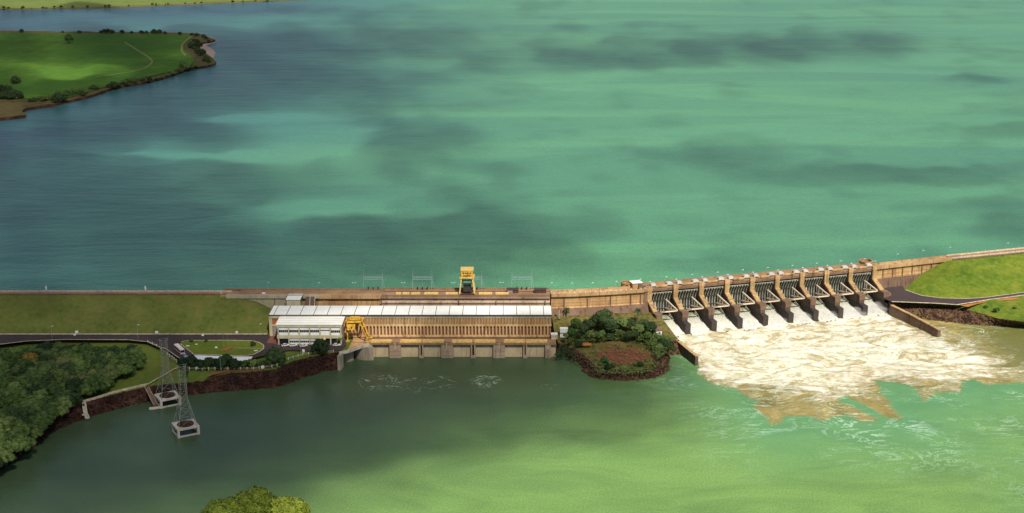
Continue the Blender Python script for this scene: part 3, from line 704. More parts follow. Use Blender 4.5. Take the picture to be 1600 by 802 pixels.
# fin rows
mb = MB(OP); x = -96.5
while x < 22.3: mb.box(x, x + .42, YF - .25, YF + .62, 16.5, 20.6); x += .88
o = pp('upper_fins', mb, M['facade']); o['kind'] = 'stuff'
mb = MB(OP); mb.box(-98.6, 22.9, YF - .45, YF + .6, 15.6, 16.5); mb.box(-98.6, 22.9, YF - .7, YF + .6, 9.1, 9.9); pp('ledge', mb, M['facade'])
for k in range(60):
    x = -97.6 + 2.0 * k
    if k == 0:
        mb = MB(OP); mb.box(x, x + .85, YF - .55, YF + .6, 9.9, 15.6); pil = pp('pilaster', mb, M['facade'])
    else:
        c = pil.copy(); COL.objects.link(c); c.parent = ph; c.location = (2.0 * k, 0, 0)
mb = MB(OP)
for k in range(60):
    x = -97.6 + 2.0 * k + .85
    mb.box(x + .3, x + .85, YF + .45, YF + .63, 10.4, 15.2)
pp('window_row', mb, M['redpave'])
# small rooftop-level cabinet at the right end
# deck over the draft tubes
mb = MB(OP); mb.box(-86, 25.4, 729.8, YF + .4, 7.7, 8.6); mb.box(-86, 25.4, 729.5, 729.9, 7.9, 9.0); pp('draft_tube_deck', mb, M['crest'])
mb = MB(OP); mb.box(-88, 25.2, 731.2, YF, -6, 7.7); pp('draft_tube_wall', mb, M['conc_warm'])
mb = MB(OP); mb.box(-88, 25.3, 731.0, 731.2, 5.9, 7.7); pp('upper_band', mb, M['conc_grey']);  # greyer band along the top of the draft tube wall
def X7(px): return (px - 800) * .3699
for (a_, b_) in [(609, 627), (690, 708), (771, 789), (852, 860.5)]:
    mb = MB(OP); mb.box(X7(a_), X7(b_), 729.2, 731.3, -6, 7.6)
    for z in (1.6, 4.2): mb.box(X7(a_) - .1, X7(b_) + .1, 729.05, 729.3, z, z + .35)
    pp('pier', mb, M['conc_mid'])
for (a_, b_) in [(574, 580.5), (655.5, 662), (736, 743), (817.5, 823.5)]:
    mb = MB(OP); a, b = X7(a_), X7(b_); mb.box(a, a + .75, 729.3, 731.3, -6, 7.6); mb.box(b - .75, b, 729.3, 731.3, -6, 7.6); mb.box(a - .1, b + .1, 728.9, 731.1, -6, 1.3); mb.box(a + .75, b - .75, 730.9, 731.18, 1.3, 7.6)
    o = pp('slotted_pier', mb, M['conc_mid'])
    mb = MB(OP); mb.box(a + .75, b - .75, 730.7, 730.9, 1.3, 7.4); mb.build('slot', M['dark'], o)
mb = MB(OP)
for px in (618, 698.5, 780, 856): mb.box(X7(px) - .3, X7(px) + .3, 728.9, 729.3, 5.2, 9.2)
pp('drain_pipe', mb, M['kerb'])
i = 0
for a_, b_ in [(580.5, 612), (625, 658.5), (660.5, 693.5), (706, 738), (741, 774), (787, 820), (821.5, 855)]:
    for y, z in ((733.8, 8.6), (730.3, 8.6)):
        mb = MB((X7(a_), y, z)); mb.box(X7(a_), X7(b_), y, y + .95, z, z + .8)
        mb.box(X7(a_) + .5, X7(a_) + .9, y - .1, y + 1.05, z, z + .85); mb.box(X7(b_) - .9, X7(b_) - .5, y - .1, y + 1.05, z, z + .85)
        o = mb.build('stoplog_beam', M['yellow2']); o.location = (X7(a_), y, z)
        row = 'back' if y > 732 else 'front'
        tag(o, '%s long yellow steel beam counted from the left in the %s row along the draft tube deck' % (['first', 'second', 'third', 'fourth', 'fifth', 'sixth', 'seventh'][i], row), 'beam', 'yellow beams on the draft tube deck')
    i += 1
mb = MB(OP); mb.box(-84, 25, 737.6, 738.0, 8.6, 9.0); mb.box(-96, 25, 731.7, 732, 8.6, 8.85); pp('crane_rail', mb, M['conc_low'])
mb = MB(OP)
x = -84
while x < 25: mb.bar((x, 729.7, 9), (x, 729.7, 10.1), .06); x += 2.4
mb.bar((-85, 729.7, 10.1), (25.3, 729.7, 10.1), .05); pp('railing', mb, M['kerb'])

# bridge deck between the bank and the powerhouse deck
OB = (-92, 720, 0)
br = thing('bank_bridge', 'short wedge-shaped concrete bridge from the rocky bank to the powerhouse deck', 'bridge', OB)
bp = [P(576.7, 537.4, 8.6), P(560, 543.3, 8.6), P(542.4, 549.4, 8.8), P(530, 551.5, 8.9), P(531, 543, 9.1), P(539, 535, 9.0), Vector((-97, YF - .6, 8.6)), Vector((-85.9, YF - .6, 8.6)), Vector((-85.9, 729.8, 8.6))]
mb = MB(OB); mb.prism([(p.x, p.y) for p in bp], 8.0, 8.72); mb.build('deck', M['conc'], br)
e = [bp[0], bp[1], bp[2], bp[3]]
strip('edge_beam', [p + Vector((0, -.15, 0)) for p in e], .5, M['conc_white'], -1.0, 1.7, None, br, OB)
mb = MB(OB)
def tub(c, r, z0, z1, a0, a1): 
    pts = [(c.x + r * math.cos(a0 + (a1 - a0) * k / 10), c.y + r * math.sin(a0 + (a1 - a0) * k / 10)) for k in range(11)]
    mb.prism(pts + [(c.x, c.y)], z0, z1)
c1 = P(538, 566, 0); c2 = P(573, 556, 2)
tub(Vector((c1.x, c1.y + 5, 0)), 5.2, -4, 7.9, R(200), R(345)); mb.build('abutment', M['conc_grey'], br)
mb = MB(OB); tub(Vector((c2.x + 1, c2.y + 7, 0)), 9.5, -4, 7.9, R(200), R(290)); mb.build('wing_wall', M['conc_grey'], br)
mb = MB(OB); p = P(529, 579, 0); q = P(531.5, 551.5, 8.9); mb.prism([(p.x - .5, p.y), (p.x + 1.2, p.y), (q.x + 1.6, q.y + 1), (q.x - .2, q.y + 1)], -3, 8.6); mb.build('end_wall', M['conc_grey'], br)
# crane on the lower deck
OC = (-88, 735, 8.6)
cr = thing('gantry_crane', 'yellow gantry crane with slanted legs on the lower deck beside the office block', 'crane', OC)
Zt = 20.8
mb = MB(OC)
for y in (732.0, 738.4): mb = MB(OC); mb.beam((-94.8, y, 8.8), (-94.8, y, Zt), .55, .55); mb.build('upright_leg', M['yellow'], cr)
for y in (732.0, 738.4):
    mb = MB(OC); mb.beam((-87.4, y, Zt), (-82.6, y, 8.9), .6, .55); mb.build('slanted_leg', M['yellow'], cr)
mb = MB(OC); mb.beam((-84.3, 732, 13), (-84.3, 738.4, 13), .4, .4); mb.beam((-86, 732, 17), (-86, 738.4, 17), .4, .4); mb.build('leg_brace', M['yellow'], cr)
mb = MB(OC)
for y in (732.0, 738.4): mb.beam((-96, y, Zt + .2), (-85.6, y, Zt + .2), .6, 1.1)
for x in (-95.4, -86.2): mb.beam((x, 731.7, Zt + .2), (x, 738.8, Zt + .2), .6, 1.0)
mb.build('top_frame', M['yellow'], cr)
mb = MB(OC); mb.box(-94.6, -90.2, 730.2, 733.2, 16.6, 19.4); h_ = mb.build('hoist_house', M['yellow'], cr)
mb = MB(OC); mb.box(-92.6, -91.8, 730.1, 730.22, 17.6, 18.5); mb.build('window', M['dark'], h_)
mb = MB(OC); mb.box(-93.5, -87.6, 733.8, 736.8, 21.4, 22.8); mb.build('trolley', M['yellow'], cr)
for y in (732.0, 738.4):
    for a, b in ((-84.2, -81.2), (-95.9, -93.7)): mb = MB(OC); mb.box(a, b, y - .6, y + .6, 8.7, 9.6); mb.build('wheel_truck', M['yellow'], cr)

# crest gantry crane
OG = (-27, 776, 24.5)
cg = thing('gantry_crane', 'tall yellow gantry crane with splayed legs standing on the dam crest', 'crane', OG)
for sx in (-1, 1):
    for y in (771.4, 778.4):
        mb = MB(OG); mb.beam((-27 + sx * 4.6, y, 24.9), (-27 + sx * 3.2, y + (.8 if y < 775 else -.6), 36.4), .75, .8); mb.build('leg', M['yellow2'], cg)
for a, b in ((770.9, 772), (777.8, 778.9)): mb = MB(OG); mb.box(-31.6, -22.2, a, b, 24.76, 25.5); mb.build('wheel_truck', M['brownbox'], cg)
mb = MB(OG)
for y in (771.9, 778): 
    mb.beam((-30.8, y, 31.8), (-23.2, y, 31.8), .4, .5); mb.beam((-30.6, y, 31.8), (-27, y, 35.6), .3, .3); mb.beam((-23.4, y, 31.8), (-27, y, 35.6), .3, .3)
for sx in (-1, 1): mb.beam((-27 + sx * 3.9, 772, 31.8), (-27 + sx * 3.9, 778, 31.8), .4, .5)
mb.build('brace', M['dark'], cg)
mb = MB(OG); mb.box(-29.4, -24.6, 773.2, 776.4, 26.2, 30.6); mb.build('lifting_frame', M['gate'], cg)
mb = MB(OG); mb.box(-30.6, -23.4, 771.6, 778.6, 35.6, 39.9); hh = mb.build('machinery_house', M['yellow'], cg)
mb = MB(OG); mb.box(-30.9, -23.1, 771.3, 778.9, 39.9, 40.2); mb.build('roof', M['yellow2'], hh)
mb = MB(OG)
for k in range(4): mb.box(-29.6 + 1.35 * k, -28.7 + 1.35 * k, 771.5, 771.62, 37.9, 38.7)
mb.box(-29.5, -24.8, 771.5, 771.62, 36.3, 36.9); mb.build('window', M['dark'], hh)
mb = MB(OG); mb.box(-31.4, -22.6, 770.9, 771.5, 35.2, 35.7); mb.box(-31.4, -30.8, 771, 779, 35.2, 35.7); mb.box(-23.2, -22.6, 771, 779, 35.2, 35.7); mb.build('walkway', M['yellow2'], cg)

# ================================================================== office block
OO = (-115, 732, 9)
of = thing('office_building', 'cream office block with bands of white panels and dark glazing in front of the powerhouse', 'building', OO)
X0, X1, Y0, Y1 = -134.0, -97.2, 725.8, 739.8
def op(name, mb, mat, par=None): return mb.build(name, mat, par or of)
mb = MB(OO); mb.box(X0 + .5, X1 - .5, Y0 + 1.0, Y1, 9.2, 21.3); op('wall', mb, M['beige'])
mb = MB(OO); mb.box(X0 - .6, X1 + .4, Y0 - .5, Y1 - .1, 21.3, 21.75); rf = op('roof', mb, M['roof'])
mb = MB(OO)
for k in range(1, 4): mb.box(X0 - .6, X1 + .4, Y0 - .5 + 3.5 * k, Y0 - .42 + 3.5 * k + .18, 21.75, 21.85)
mb.box(X0 - .75, X0 - .6, Y0 - .5, Y1, 21.2, 21.9)
mb.build('seam', M['beige'], rf)
mb = MB(OO); mb.box(X0 - .3, X1 + .1, Y0 - .2, Y0 + 1, 20.0, 21.3); mb.box(X0 - .3, X1 + .1, Y0 - .25, Y0 + 1, 13.2, 15.0); op('spandrel', mb, M['beige'])
mb = MB(OO); pit = 5.95
for k in range(7): mb.box(X0 + .2 + pit * k, X0 + .85 + pit * k, Y0 - .3, Y0 + 1, 9.2, 21.28)
op('column', mb, M['beige'])
def win(x0, x1, z0, z1, a, b_):
    mb = MB(OO); mb.box(x0, x1, Y0 + .35, Y0 + 1, z0, z1); o = op('window', mb, M['white'])
    mb = MB(OO); mb.box(x0, x1, Y0 + .28, Y0 + .36, z0 + a * (z1 - z0), z0 + b_ * (z1 - z0)); mb.build('pane', M['glass'], o)
    mb = MB(OO)
    for j in range(1, 5): mb.box(x0 + (x1 - x0) * j / 5 - .05, x0 + (x1 - x0) * j / 5 + .05, Y0 + .24, Y0 + .37, z0, z1)
    mb.build('mullion', M['white'], o)
for k in range(6):
    x = X0 + .95 + pit * k; win(x, x + 5.1, 15.1, 19.9, .34 if k < 4 else (.52 if k == 4 else .30), .64 if k < 5 else .60)
for k in (1, 2): x = X0 + .95 + pit * k; win(x, x + 5.1, 9.5, 13.1, .30, .62)
x = X0 + .95 + pit * 3; win(x, x + 2.6, 9.5, 13.1, .30, .62)
mb = MB(OO); mb.box(X0 + .95 + pit * 4, X1 - .8, Y0 + .8, Y0 + 1.02, 9.3, 13.1); mb.box(X0 + .95, X0 + .9 + pit, Y0 + .8, Y0 + 1.02, 9.3, 12.4); op('undercroft_shade', mb, M['glass'])  # dark panels stand in for the shade inside the open ground floor
mb = MB(OO); mb.box(X1 - .5, X1 - .3, Y0 + 1.5, Y1 - 1, 9.3, 20.8); op('end_wall', mb, M['conc_grey'])
mb = MB(OO); mb.box(-107.7, -106.5, Y0 - 1.2, Y0 - .3, 12.6, 13.6); op('canopy_lamp', mb, M['yellow2'])

# small cabinets right of the powerhouse
def cabinet(x, y, z, wx, wy, h, label, m1, m2):
    c = thing('cabinet', label, 'cabinet', (x, y, z))
    mb = MB(); mb.box(-wx / 2, wx / 2, -wy / 2, wy / 2, 0, h * .45); mb.box(-wx / 2, wx / 2, -wy / 2, wy / 2, h * .55, h); mb.build('body', m1, c)
    mb = MB(); mb.box(-wx / 2 + .1, wx / 2 - .1, -wy / 2 + .1, wy / 2 - .1, h * .45, h * .55); mb.build('vent', M['dark'], c)
    mb = MB(); mb.box(-wx / 2 - .15, wx / 2 + .15, -wy / 2 - .15, wy / 2 + .15, h, h + .15); mb.build('lid', m2, c)
p = P(866, 529, 8.6); cabinet(p.x, p.y, 8.6, 3.6, 3, 2.9, 'cream cabinet with a dark slot at the right end of the powerhouse deck', M['beige'], M['roof'])
p = P(881, 525, 8.5); cabinet(p.x, p.y + 1.5, 7.5, 4.4, 3, 5.2, 'white box kiosk between the powerhouse deck and the wooded island', M['white'], M['roof'])

# brown cabins on the crest
for px0, px1, lb, pnl in [(792, 810, 'dark brown cabin with pale mottled side, left of the two on the dam crest', True), (835, 853.6, 'plain dark brown cabin, right of the two on the dam crest', False)]:
    xx0, xx1 = (px0 - 800) * .386, (px1 - 800) * .386
    c = thing('crest_cabin', lb, 'cabin', ((xx0 + xx1) / 2, 777, 24.5)); O = c.location.copy()
    mb = MB(O); mb.box(xx0, xx1, 775.4, 779, 24.5, 26.6); mb.build('body', M['brownbox'], c)
    mb = MB(O); mb.box(xx0 - .2, xx1 + .2, 775.1, 779.3, 26.6, 26.9); mb.build('roof', M['brownbox'], c)
    mb = MB(O); mb.box(xx0 + .4, xx0 + (3.5 if pnl else 1.3), 775.3, 775.42, 24.7, 26.3); mb.build('door', M['greydoor'] if pnl else M['dark'], c)

# ================================================================== line towers on the crest
def portal(px0, px1, label):
    s_ = .3885; x0, x1 = (px0 - 800) * s_, (px1 - 800) * s_; y = 782.6
    t = thing('line_portal', label, 'pylon', ((x0 + x1) / 2, y, 24.5), group='line portals along the dam crest'); O = Vector(t.location)
    for sx, x in ((-1, x0), (1, x1)):
        mb = MB(O)
        for q, xx in ((-1.1, x - sx * 0), (1.1, x + sx * .9)):
            mb.bar((xx + q * .4, y + q * .3, 24.5), (x, y, 33), .16); 
        mb.bar((x, y, 33), (x, y, 37.4), .13, r2=.05)
        for k in range(6):
            z = 25.5 + 1.3 * k; mb.bar((x - .5 + .07 * k, y, z), (x + .9 - .12 * k, y, z + 1.3), .06)
        mb.build('mast', M['steel_b'], t)
    mb = MB(O)
    for z in (31.2, 32.6): mb.bar((x0, y - .4, z), (x1, y - .4, z), .12); mb.bar((x0, y + .4, z), (x1, y + .4, z), .12)
    k = 12
    for i in range(k):
        a = x0 + (x1 - x0) * i / k; b_ = x0 + (x1 - x0) * (i + 1) / k; mb.bar((a, y - .4, 31.2 if i % 2 else 32.6), (b_, y - .4, 32.6 if i % 2 else 31.2), .07)
    mb.build('crossbeam', M['steel_b'], t)
    mb = MB(O); xm = (x0 + x1) / 2; mb.bar((xm, y, 31.2), (xm, y, 26), .07)
    for z in (26.2, 26.8, 27.4): mb.bar((xm, y, z), (xm, y, z + .25), .22, 6)
    mb.build('dropper', M['steel_b'], t)
    mb = MB(O)
    for xx in (xm - 3, xm, xm + 3): mb.box(xx - .35, xx + .35, y - .4, y + .4, 25.0, 26.3)
    mb.build('arrester_base', M['dark'], t)
portal(567.5, 597, 'blue-grey line portal on the crest furthest left, above the slanted yellow crane')
portal(644.5, 674.5, 'blue-grey line portal on the crest, second from the left')
portal(722.5, 752.5, 'blue-grey line portal half hidden behind the tall yellow crest crane')
portal(800, 831, 'blue-grey line portal on the crest behind the brown cabins')

# ================================================================== spillway
sp = thing('spillway', 'concrete gated spillway with ten buttressed piers right of the wooded island', 'spillway', (A0.x, A0.y, 0), SANG)
# local frame: x along the crest, -y downstream
def sp_(name, mb, mat, par=None): return mb.build(name, mat, par or sp)
PW = 1.7
def pier(k):
    x = BAY * k; mb = MB()
    mb.profile_x([(10, -4), (10, 22.8), (0, 22.8), (0, 17), (-10.6, 11.6), (-15.6, 11.6), (-15.6, 6.9), (0, 6.9), (0, -4)][::1], -PW, PW)
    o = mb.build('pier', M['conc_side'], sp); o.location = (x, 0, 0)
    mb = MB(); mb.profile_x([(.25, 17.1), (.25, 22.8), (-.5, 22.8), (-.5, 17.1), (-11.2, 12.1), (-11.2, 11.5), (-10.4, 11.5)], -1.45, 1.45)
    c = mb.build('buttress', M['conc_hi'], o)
    mb = MB(); mb.box(-PW - .5, PW + .5, -15.9, -10.6, 11.6, 12.6); mb.box(-PW - .15, PW + .15, -15.8, -14.9, 8.8, 11.6); mb.build('trunnion_block', M['conc_low'], o)
    mb = MB()
    mb.profile_x([(8, -5), (8, 6.9), (-15.7, 6.9), (-15.7, 6.6), (-20, 6.2), (-20.2, -5)], -PW + .12, PW - .12); mb.box(-PW - .05, PW + .05, -20.3, -15.9, -5, 6.3)
    mb.build('pier_base', M['conc_wet'], o)
    mb = MB(); mb.box(-PW, PW, -.6, 3, 22.9, 25.2); mb.build('pier_head', M['conc'], o)
    for (a, b, c_, d) in ((-5.6, -1.9, .4, 3.4), (1.2, 4.4, .4, 3.4)):
        if (k == 0 and a < 0) or (k == 9 and a > 0): continue
        mb = MB(); mb.box(a, b, c_, d, 25.35, 26.5); mb.box(a + .4, b - .4, c_ + .4, d - .4, 26.5, 26.9); mb.build('hoist_housing', M['hoist'], o)
M['conc_side'] = concrete('pier_side_concrete', (.13, .085, .055), (.09, .055, .036), (.035, .022, .018), .8)  # shade on the pier sides put into a darker concrete colour
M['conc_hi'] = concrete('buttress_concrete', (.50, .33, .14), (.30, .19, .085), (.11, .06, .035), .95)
M['hoist'] = plain('hoist_housing_grey', (.50, .47, .45), .6, .12, .8)
for k in range(10): pier(k)
mb = MB()
mb.box(-1.6, SPL + 1.6, .9, 8.6, 23.4, 24.6); mb.box(-1.6, SPL + 1.6, 8.2, 8.7, 24.6, 25.5); mb.box(-1.6, SPL + 1.6, 3.6, 3.9, 24.6, 25.3); sp_('crest_deck', mb, M['crest'])
for k in range(9):
    x = BAY * k; mb = MB(); mb.box(x + PW + .02, x + BAY - PW - .02, .75, 2.2, 21.9, 23.4); sp_('deck_girder', mb, M['conc_low'])
    mb = MB(); mb.bar((x + 4.2, 1.2, 24.8), (x + BAY - 5.4, 1.2, 24.8), .95, 10); sp_('hoist_shaft', mb, M['conc_hi'])
    # ogee crest and sill under the flow
    prof = [(9, -4), (9, 3.5), (6, 4.4), (3, 4.2), (0, 3.2), (-5, 1.6), (-11, .1), (-18, -1.2), (-22, -1.5), (-22, -4)]
    mb = MB(); mb.profile_x(prof, x + PW, x + BAY - PW); sp_('ogee', mb, M['conc_wet'])
# radial gates
TU, TZ, RR = -8.5, 11.4, 13.6
def gate(k):
    g = thing('radial_gate', None, None, (BAY * k + BAY / 2, 0, 0)); g.parent = sp
    hw = BAY / 2 - PW - .25; mb = MB(); a0, a1, n_ = R(42), R(-16), 12
    pts = [(TU + RR * math.cos(a0 + (a1 - a0) * i / n_), TZ + RR * math.sin(a0 + (a1 - a0) * i / n_)) for i in range(n_ + 1)]
    inn = [(TU + (RR - .25) * math.cos(a0 + (a1 - a0) * i / n_), TZ + (RR - .25) * math.sin(a0 + (a1 - a0) * i / n_)) for i in range(n_ + 1)]
    mb.profile_x(pts + inn[::-1], -hw, hw); mb.build('skin_plate', M['gate'], g)
    for j in range(8):
        xx = -hw + .4 + (2 * hw - .8) * j / 7; mb = MB()
        r2 = [(TU + (RR - .95) * math.cos(a0 + (a1 - a0) * i / n_), TZ + (RR - .95) * math.sin(a0 + (a1 - a0) * i / n_)) for i in range(n_ + 1)]
        mb.profile_x(inn + r2[::-1], xx - .26, xx + .26); mb.build('rib', M['gatehi'], g)
    def gp(a): return (TU + (RR - 1.2) * math.cos(a), TZ + (RR - 1.2) * math.sin(a))
    mb = MB()
    for a in (R(17), R(-9)):
        y, z = gp(a); mb.beam((-hw + .2, y, z), (hw - .2, y, z), .3, .3)
    mb.build('girder', M['gate'], g)
    mb = MB(); y, z = TU + RR * math.cos(a0), TZ + RR * math.sin(a0); mb.box(-hw, hw, y - .5, y + .1, z - .1, z + .35); mb.build('lip', M['gatehi'], g)
    for sx in (-1, 1):
        for a in (R(17), R(-9)):
            y, z = gp(a); mb = MB(); mb.beam((sx * (hw - (2.9 if sx > 0 else .4)), y, z), (sx * (hw - .1), TU + .2, TZ), .6 if sx > 0 else .25, .8 if sx > 0 else .25); mb.build('arm', M['arm'], g)
        y1, z1 = gp(R(17)); y2, z2 = gp(R(-9)); mb = MB()
        mb.beam((sx * (hw - 1.7), (y1 + TU) / 2, (z1 + TZ) / 2), (sx * (hw - 1.7), (y2 + TU) / 2, (z2 + TZ) / 2), .3, .3)
        mb.beam((sx * (hw - 2.5), y1 - 1.5, z1 - .3), (sx * (hw - 1.6), (y2 + TU) / 2, (z2 + TZ) / 2), .25, .25); mb.build('arm_brace', M['arm'], g)
    mb = MB(); mb.beam((-hw, TU + .4, TZ - .6), (hw, TU + .4, TZ - .6), .2, .22); mb.beam((-.8, TU + 1.2, TZ - .4), (hw, TU + .5, TZ - .4), .5, .6); mb.beam((-hw + 3, TU + 3.2, TZ - .6), (hw, TU + .6, TZ - .6), .2, .25); mb.build('walkway_beam', M['arm'], g)
    mb = MB(); mb.beam((hw - .2, 5.0, 6.2), (hw - .2, -3.5, 3.6), .35, .7); mb.build('side_seal', M['conc_white'], g)
for k in range(9): gate(k)
# end walls of the spillway: buttressed side next to the island, right abutment
mb = MB(); mb.profile_x([(10, -4), (10, 24.4), (-.5, 24.4), (-2, 14), (-6, 8), (-9, 2), (-9, -4)], -5.5, -1.75); sp_('abutment', mb, M['conc_low'])
mb = MB(); mb.profile_x([(9, -4), (9, 11), (-13, 11), (-15, 7), (-15, -4)], SPL + PW + .02, SPL + PW + 3); sp_('abutment', mb, M['conc_low'])

# white water pouring through the bays
def spray_mat():
    m, n, b = newmat('falling_water'); p = pos(n)
    mp = nd(n, 'Mapping'); mp.inputs['Rotation'].default_value = (0, 0, -SANG); mp.inputs['Scale'].default_value = (1, .12, .12); n.links.new(p, mp.inputs['Vector'])
    f = noise_n(n, mp.outputs[0], 1.4, 5, .6); a = nd(n, 'Attribute'); a.attribute_name = 'flow'
    x = mth(n, 'ADD', mth(n, 'MULTIPLY', f, .7), mth(n, 'MULTIPLY', a.outputs['Fac'], .9))
    n.links.new(ramp(n, x, [(.30, (.07, .10, .035)), (.46, (.30, .31, .22)), (.62, (.46, .46, .40)), (1.0, (.64, .63, .57))]), b.inputs['Base Color'])
    b.inputs['Roughness'].default_value = .6; bump(n, b, f, .5, .4); return m
M['fall'] = spray_mat()
ords = ['first', 'second', 'third', 'fourth', 'fifth', 'sixth', 'seventh', 'eighth', 'ninth']
for k in range(9):
    nxx, nyy = 34, 40; hw = BAY / 2 - PW - .08; V = []; Fl = []; at = []
    for j in range(nyy):
        t = j / (nyy - 1); y = 3 - 27 * t
        z = 8.0 - 8.6 * min(1, t * 1.18) ** 1.25 if t < .85 else -.6
        z = 5.4 * (1 - t) ** 1.35 - .25
        for i in range(nxx):
            s_ = -1 + 2 * i / (nxx - 1); q = Vector((s_ * 5 + k * 13, y * .35, 2))
            wob = noise.noise(q) * .9 * t + noise.noise(q * 2.7) * .6 * t
            V.append((s_ * hw, y + (2 * noise.noise(Vector((s_ * 2 + k * 9, 0, 7))) if j == nyy - 1 else 0), z + wob + .5 * t * (1 - s_ * s_)))
            at.append(t)
    for j in range(nyy - 1):
        for i in range(nxx - 1): a = j * nxx + i; Fl.append((a, a + 1, a + nxx + 1, a + nxx))
    me = bpy.data.meshes.new('spill_water'); me.from_pydata(V, [], Fl); me.polygons.foreach_set('use_smooth', [True] * len(Fl)); me.update()
    aa = me.attributes.new('flow', 'FLOAT', 'POINT'); aa.data.foreach_set('value', at)
    o = link_mesh('spill_water', me, M['fall']); c_ = A0 + AX * (BAY * (k + .5)); o.location = (c_.x, c_.y, 0); o.rotation_euler = (0, 0, SANG)
    tag(o, 'white water pouring through the %s spillway bay counted from the powerhouse' % ords[k], 'falling water', 'water falling through the spillway bays')

# right dam wall
OR = (B0.x, B0.y, 0); wl = [B0 + AX * 1.9, B0.lerp(RW1, .5), RW1]
rwl = resample([Vector((p.x, p.y, 0)) for p in wl], 24)
rw = thing('concrete_wall', 'stained concrete dam wall between the last spillway gate and the bright green embankment', 'wall', OR)
wall_sweep(rwl, [(-6.5, 0), (-6.5, 23.2), (-1, 23.2), (-1, 17.5), (-.7, 17.2), (-.7, 0)], OR).build('upper_wall', M['conc_c'], rw)
wall_sweep(rwl[:16], [(-2, 4), (-2, 16.2), (-.2, 16.2), (1.0, 9), (1.0, 4)], OR).build('wall_foot', M['conc_low'], rw)
wall_sweep(rwl, [(-6.7, 23.2), (-6.7, 25.1), (-6.2, 25.1), (-6.2, 24.2), (-1.6, 24.2), (-1.6, 25.2), (.3, 25.2), (.3, 23.0), (-1.0, 23.0)], OR).build('crest_deck', M['conc'], rw)
for k in range(2, 20, 3):
    mb = MB(OR)
    p = rwl[k]; q = DN; mb.beam(Vector((p.x, p.y, 8)) - q * .75, Vector((p.x, p.y, 23.0)) - q * .75, .6, .5); mb.build('joint', M['conc_low'], rw)

# round turrets
def turret(px, py, r, label):
    p = P(px, py, 24.5); t = thing('round_turret', label, 'turret', (p.x, p.y, 0)); 
    mb = MB(); mb.lathe([(r, 5), (r, 26.6), (r - .5, 26.6), (r - .5, 25.2), (0.01, 25.2)], 28); mb.build('drum', M['conc_c'], t)
    mb = MB(); mb.lathe([(r + .35, 26.2), (r + .35, 26.9), (r - .7, 26.9), (r - .7, 26.2), (r + .35, 26.2)], 28); mb.build('rim', M['conc_hi'], t)
    mb = MB(); mb.box(-.6, .6, -r - .4, -r + .5, 24.4, 26.3); mb.build('doorway', M['brownbox'], t)
    mb = MB(); mb.lathe([(1.3, 25.2), (1.3, 25.9), (.01, 25.9)], 12); mb.build('hatch', M['conc_low'], t)
turret(979, 446.5, 3.4, 'round concrete turret beside the white-roofed hut at the left end of the spillway')
turret(1353, 412.5, 4.3, 'round concrete turret on the crest at the right end of the spillway')
p = P(993, 450, 24.5); hu = thing('crest_hut', 'small hut with a white flat roof and dark openings next to the left turret', 'hut', (p.x, p.y + 2, 24.4), SANG)
mb = MB(); mb.box(-2.6, 3.2, -2.3, 2.3, 0, 3.1); mb.build('wall', M['conc'], hu)
mb = MB(); mb.box(-3.1, 3.7, -2.8, 2.9, 3.1, 3.5); mb.build('roof', M['roof'], hu)
mb = MB(); mb.box(.9, 1.9, -2.36, -2.28, .1, 2.4); mb.build('door', M['dark'], hu)
mb = MB(); mb.box(2.3, 2.9, -2.36, -2.28, .9, 2.2); mb.build('window', M['dark'], hu)
p = P(1029, 524, 7); hu = thing('gauge_hut', 'little white hut with a sloping brown roof at the foot of the first spillway pier', 'hut', (p.x, p.y + 1.5, 6.5), SANG)
mb = MB(); mb.box(-2, 1.6, -1.5, 1.8, 0, 3.4); mb.build('wall', M['white'], hu)
mb = MB(); mb.profile_x([(-2.0, 3.4), (2.6, 4.4), (2.6, 4.7), (-2.0, 3.7)], -2.6, 2.1); mb.build('roof', M['conc_low'], hu)
mb = MB(); mb.box(-.5, .7, -1.58, -1.48, 1.2, 2.4); mb.build('window', M['dark'], hu)

# training walls
def twall(name, pts, wd, h0, mat, label):
    a = pts[0]; t = thing(name, label, 'wall', (a.x, a.y, 0)); O = (a.x, a.y, 0)
    mb = MB(O); n = len(pts); vs = []
    for i, p in enumerate(pts):
        d = (pts[min(n - 1, i + 1)] - pts[max(0, i - 1)]).to_2d().normalized(); q = Vector((-d.y, d.x, 0)) * wd / 2
        for s_, z in ((1.5, -5), (1, p.z), (-1, p.z), (-1.5, -5)): vs.append(Vector((p.x, p.y, z)) + q * s_)
    fs = [(i * 4 + k, (i + 1) * 4 + k, (i + 1) * 4 + (k + 1) % 4, i * 4 + (k + 1) % 4) for i in range(n - 1) for k in range(4)] + [(0, 1, 2, 3), tuple(range(4 * n - 4, 4 * n))[::-1]]
    mb.add(vs, fs); mb.build('wall_body', mat, t)
    strip('coping', [Vector((p.x, p.y, p.z)) for p in pts], wd + .3, M['conc'] , 0, .25, None, t, O)
s0 = A0 + DN * 15 - AX * .4; tl = P(1089, 557, 5.6)
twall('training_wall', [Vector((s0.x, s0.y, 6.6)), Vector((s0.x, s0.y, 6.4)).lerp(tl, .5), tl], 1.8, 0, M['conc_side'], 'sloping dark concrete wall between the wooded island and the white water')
s1 = B0 + DN * 14 + AX * 3; tr = P(1468, 515.5, 4.8)
twall('training_wall', [Vector((s1.x, s1.y, 7)), P(1395, 478, 6.6), P(1420, 490, 6), P(1445, 503, 5.4), tr], 2.0, 0, M['conc_low'], 'long stained concrete wall with a square end between the white water and the right rocky bank')

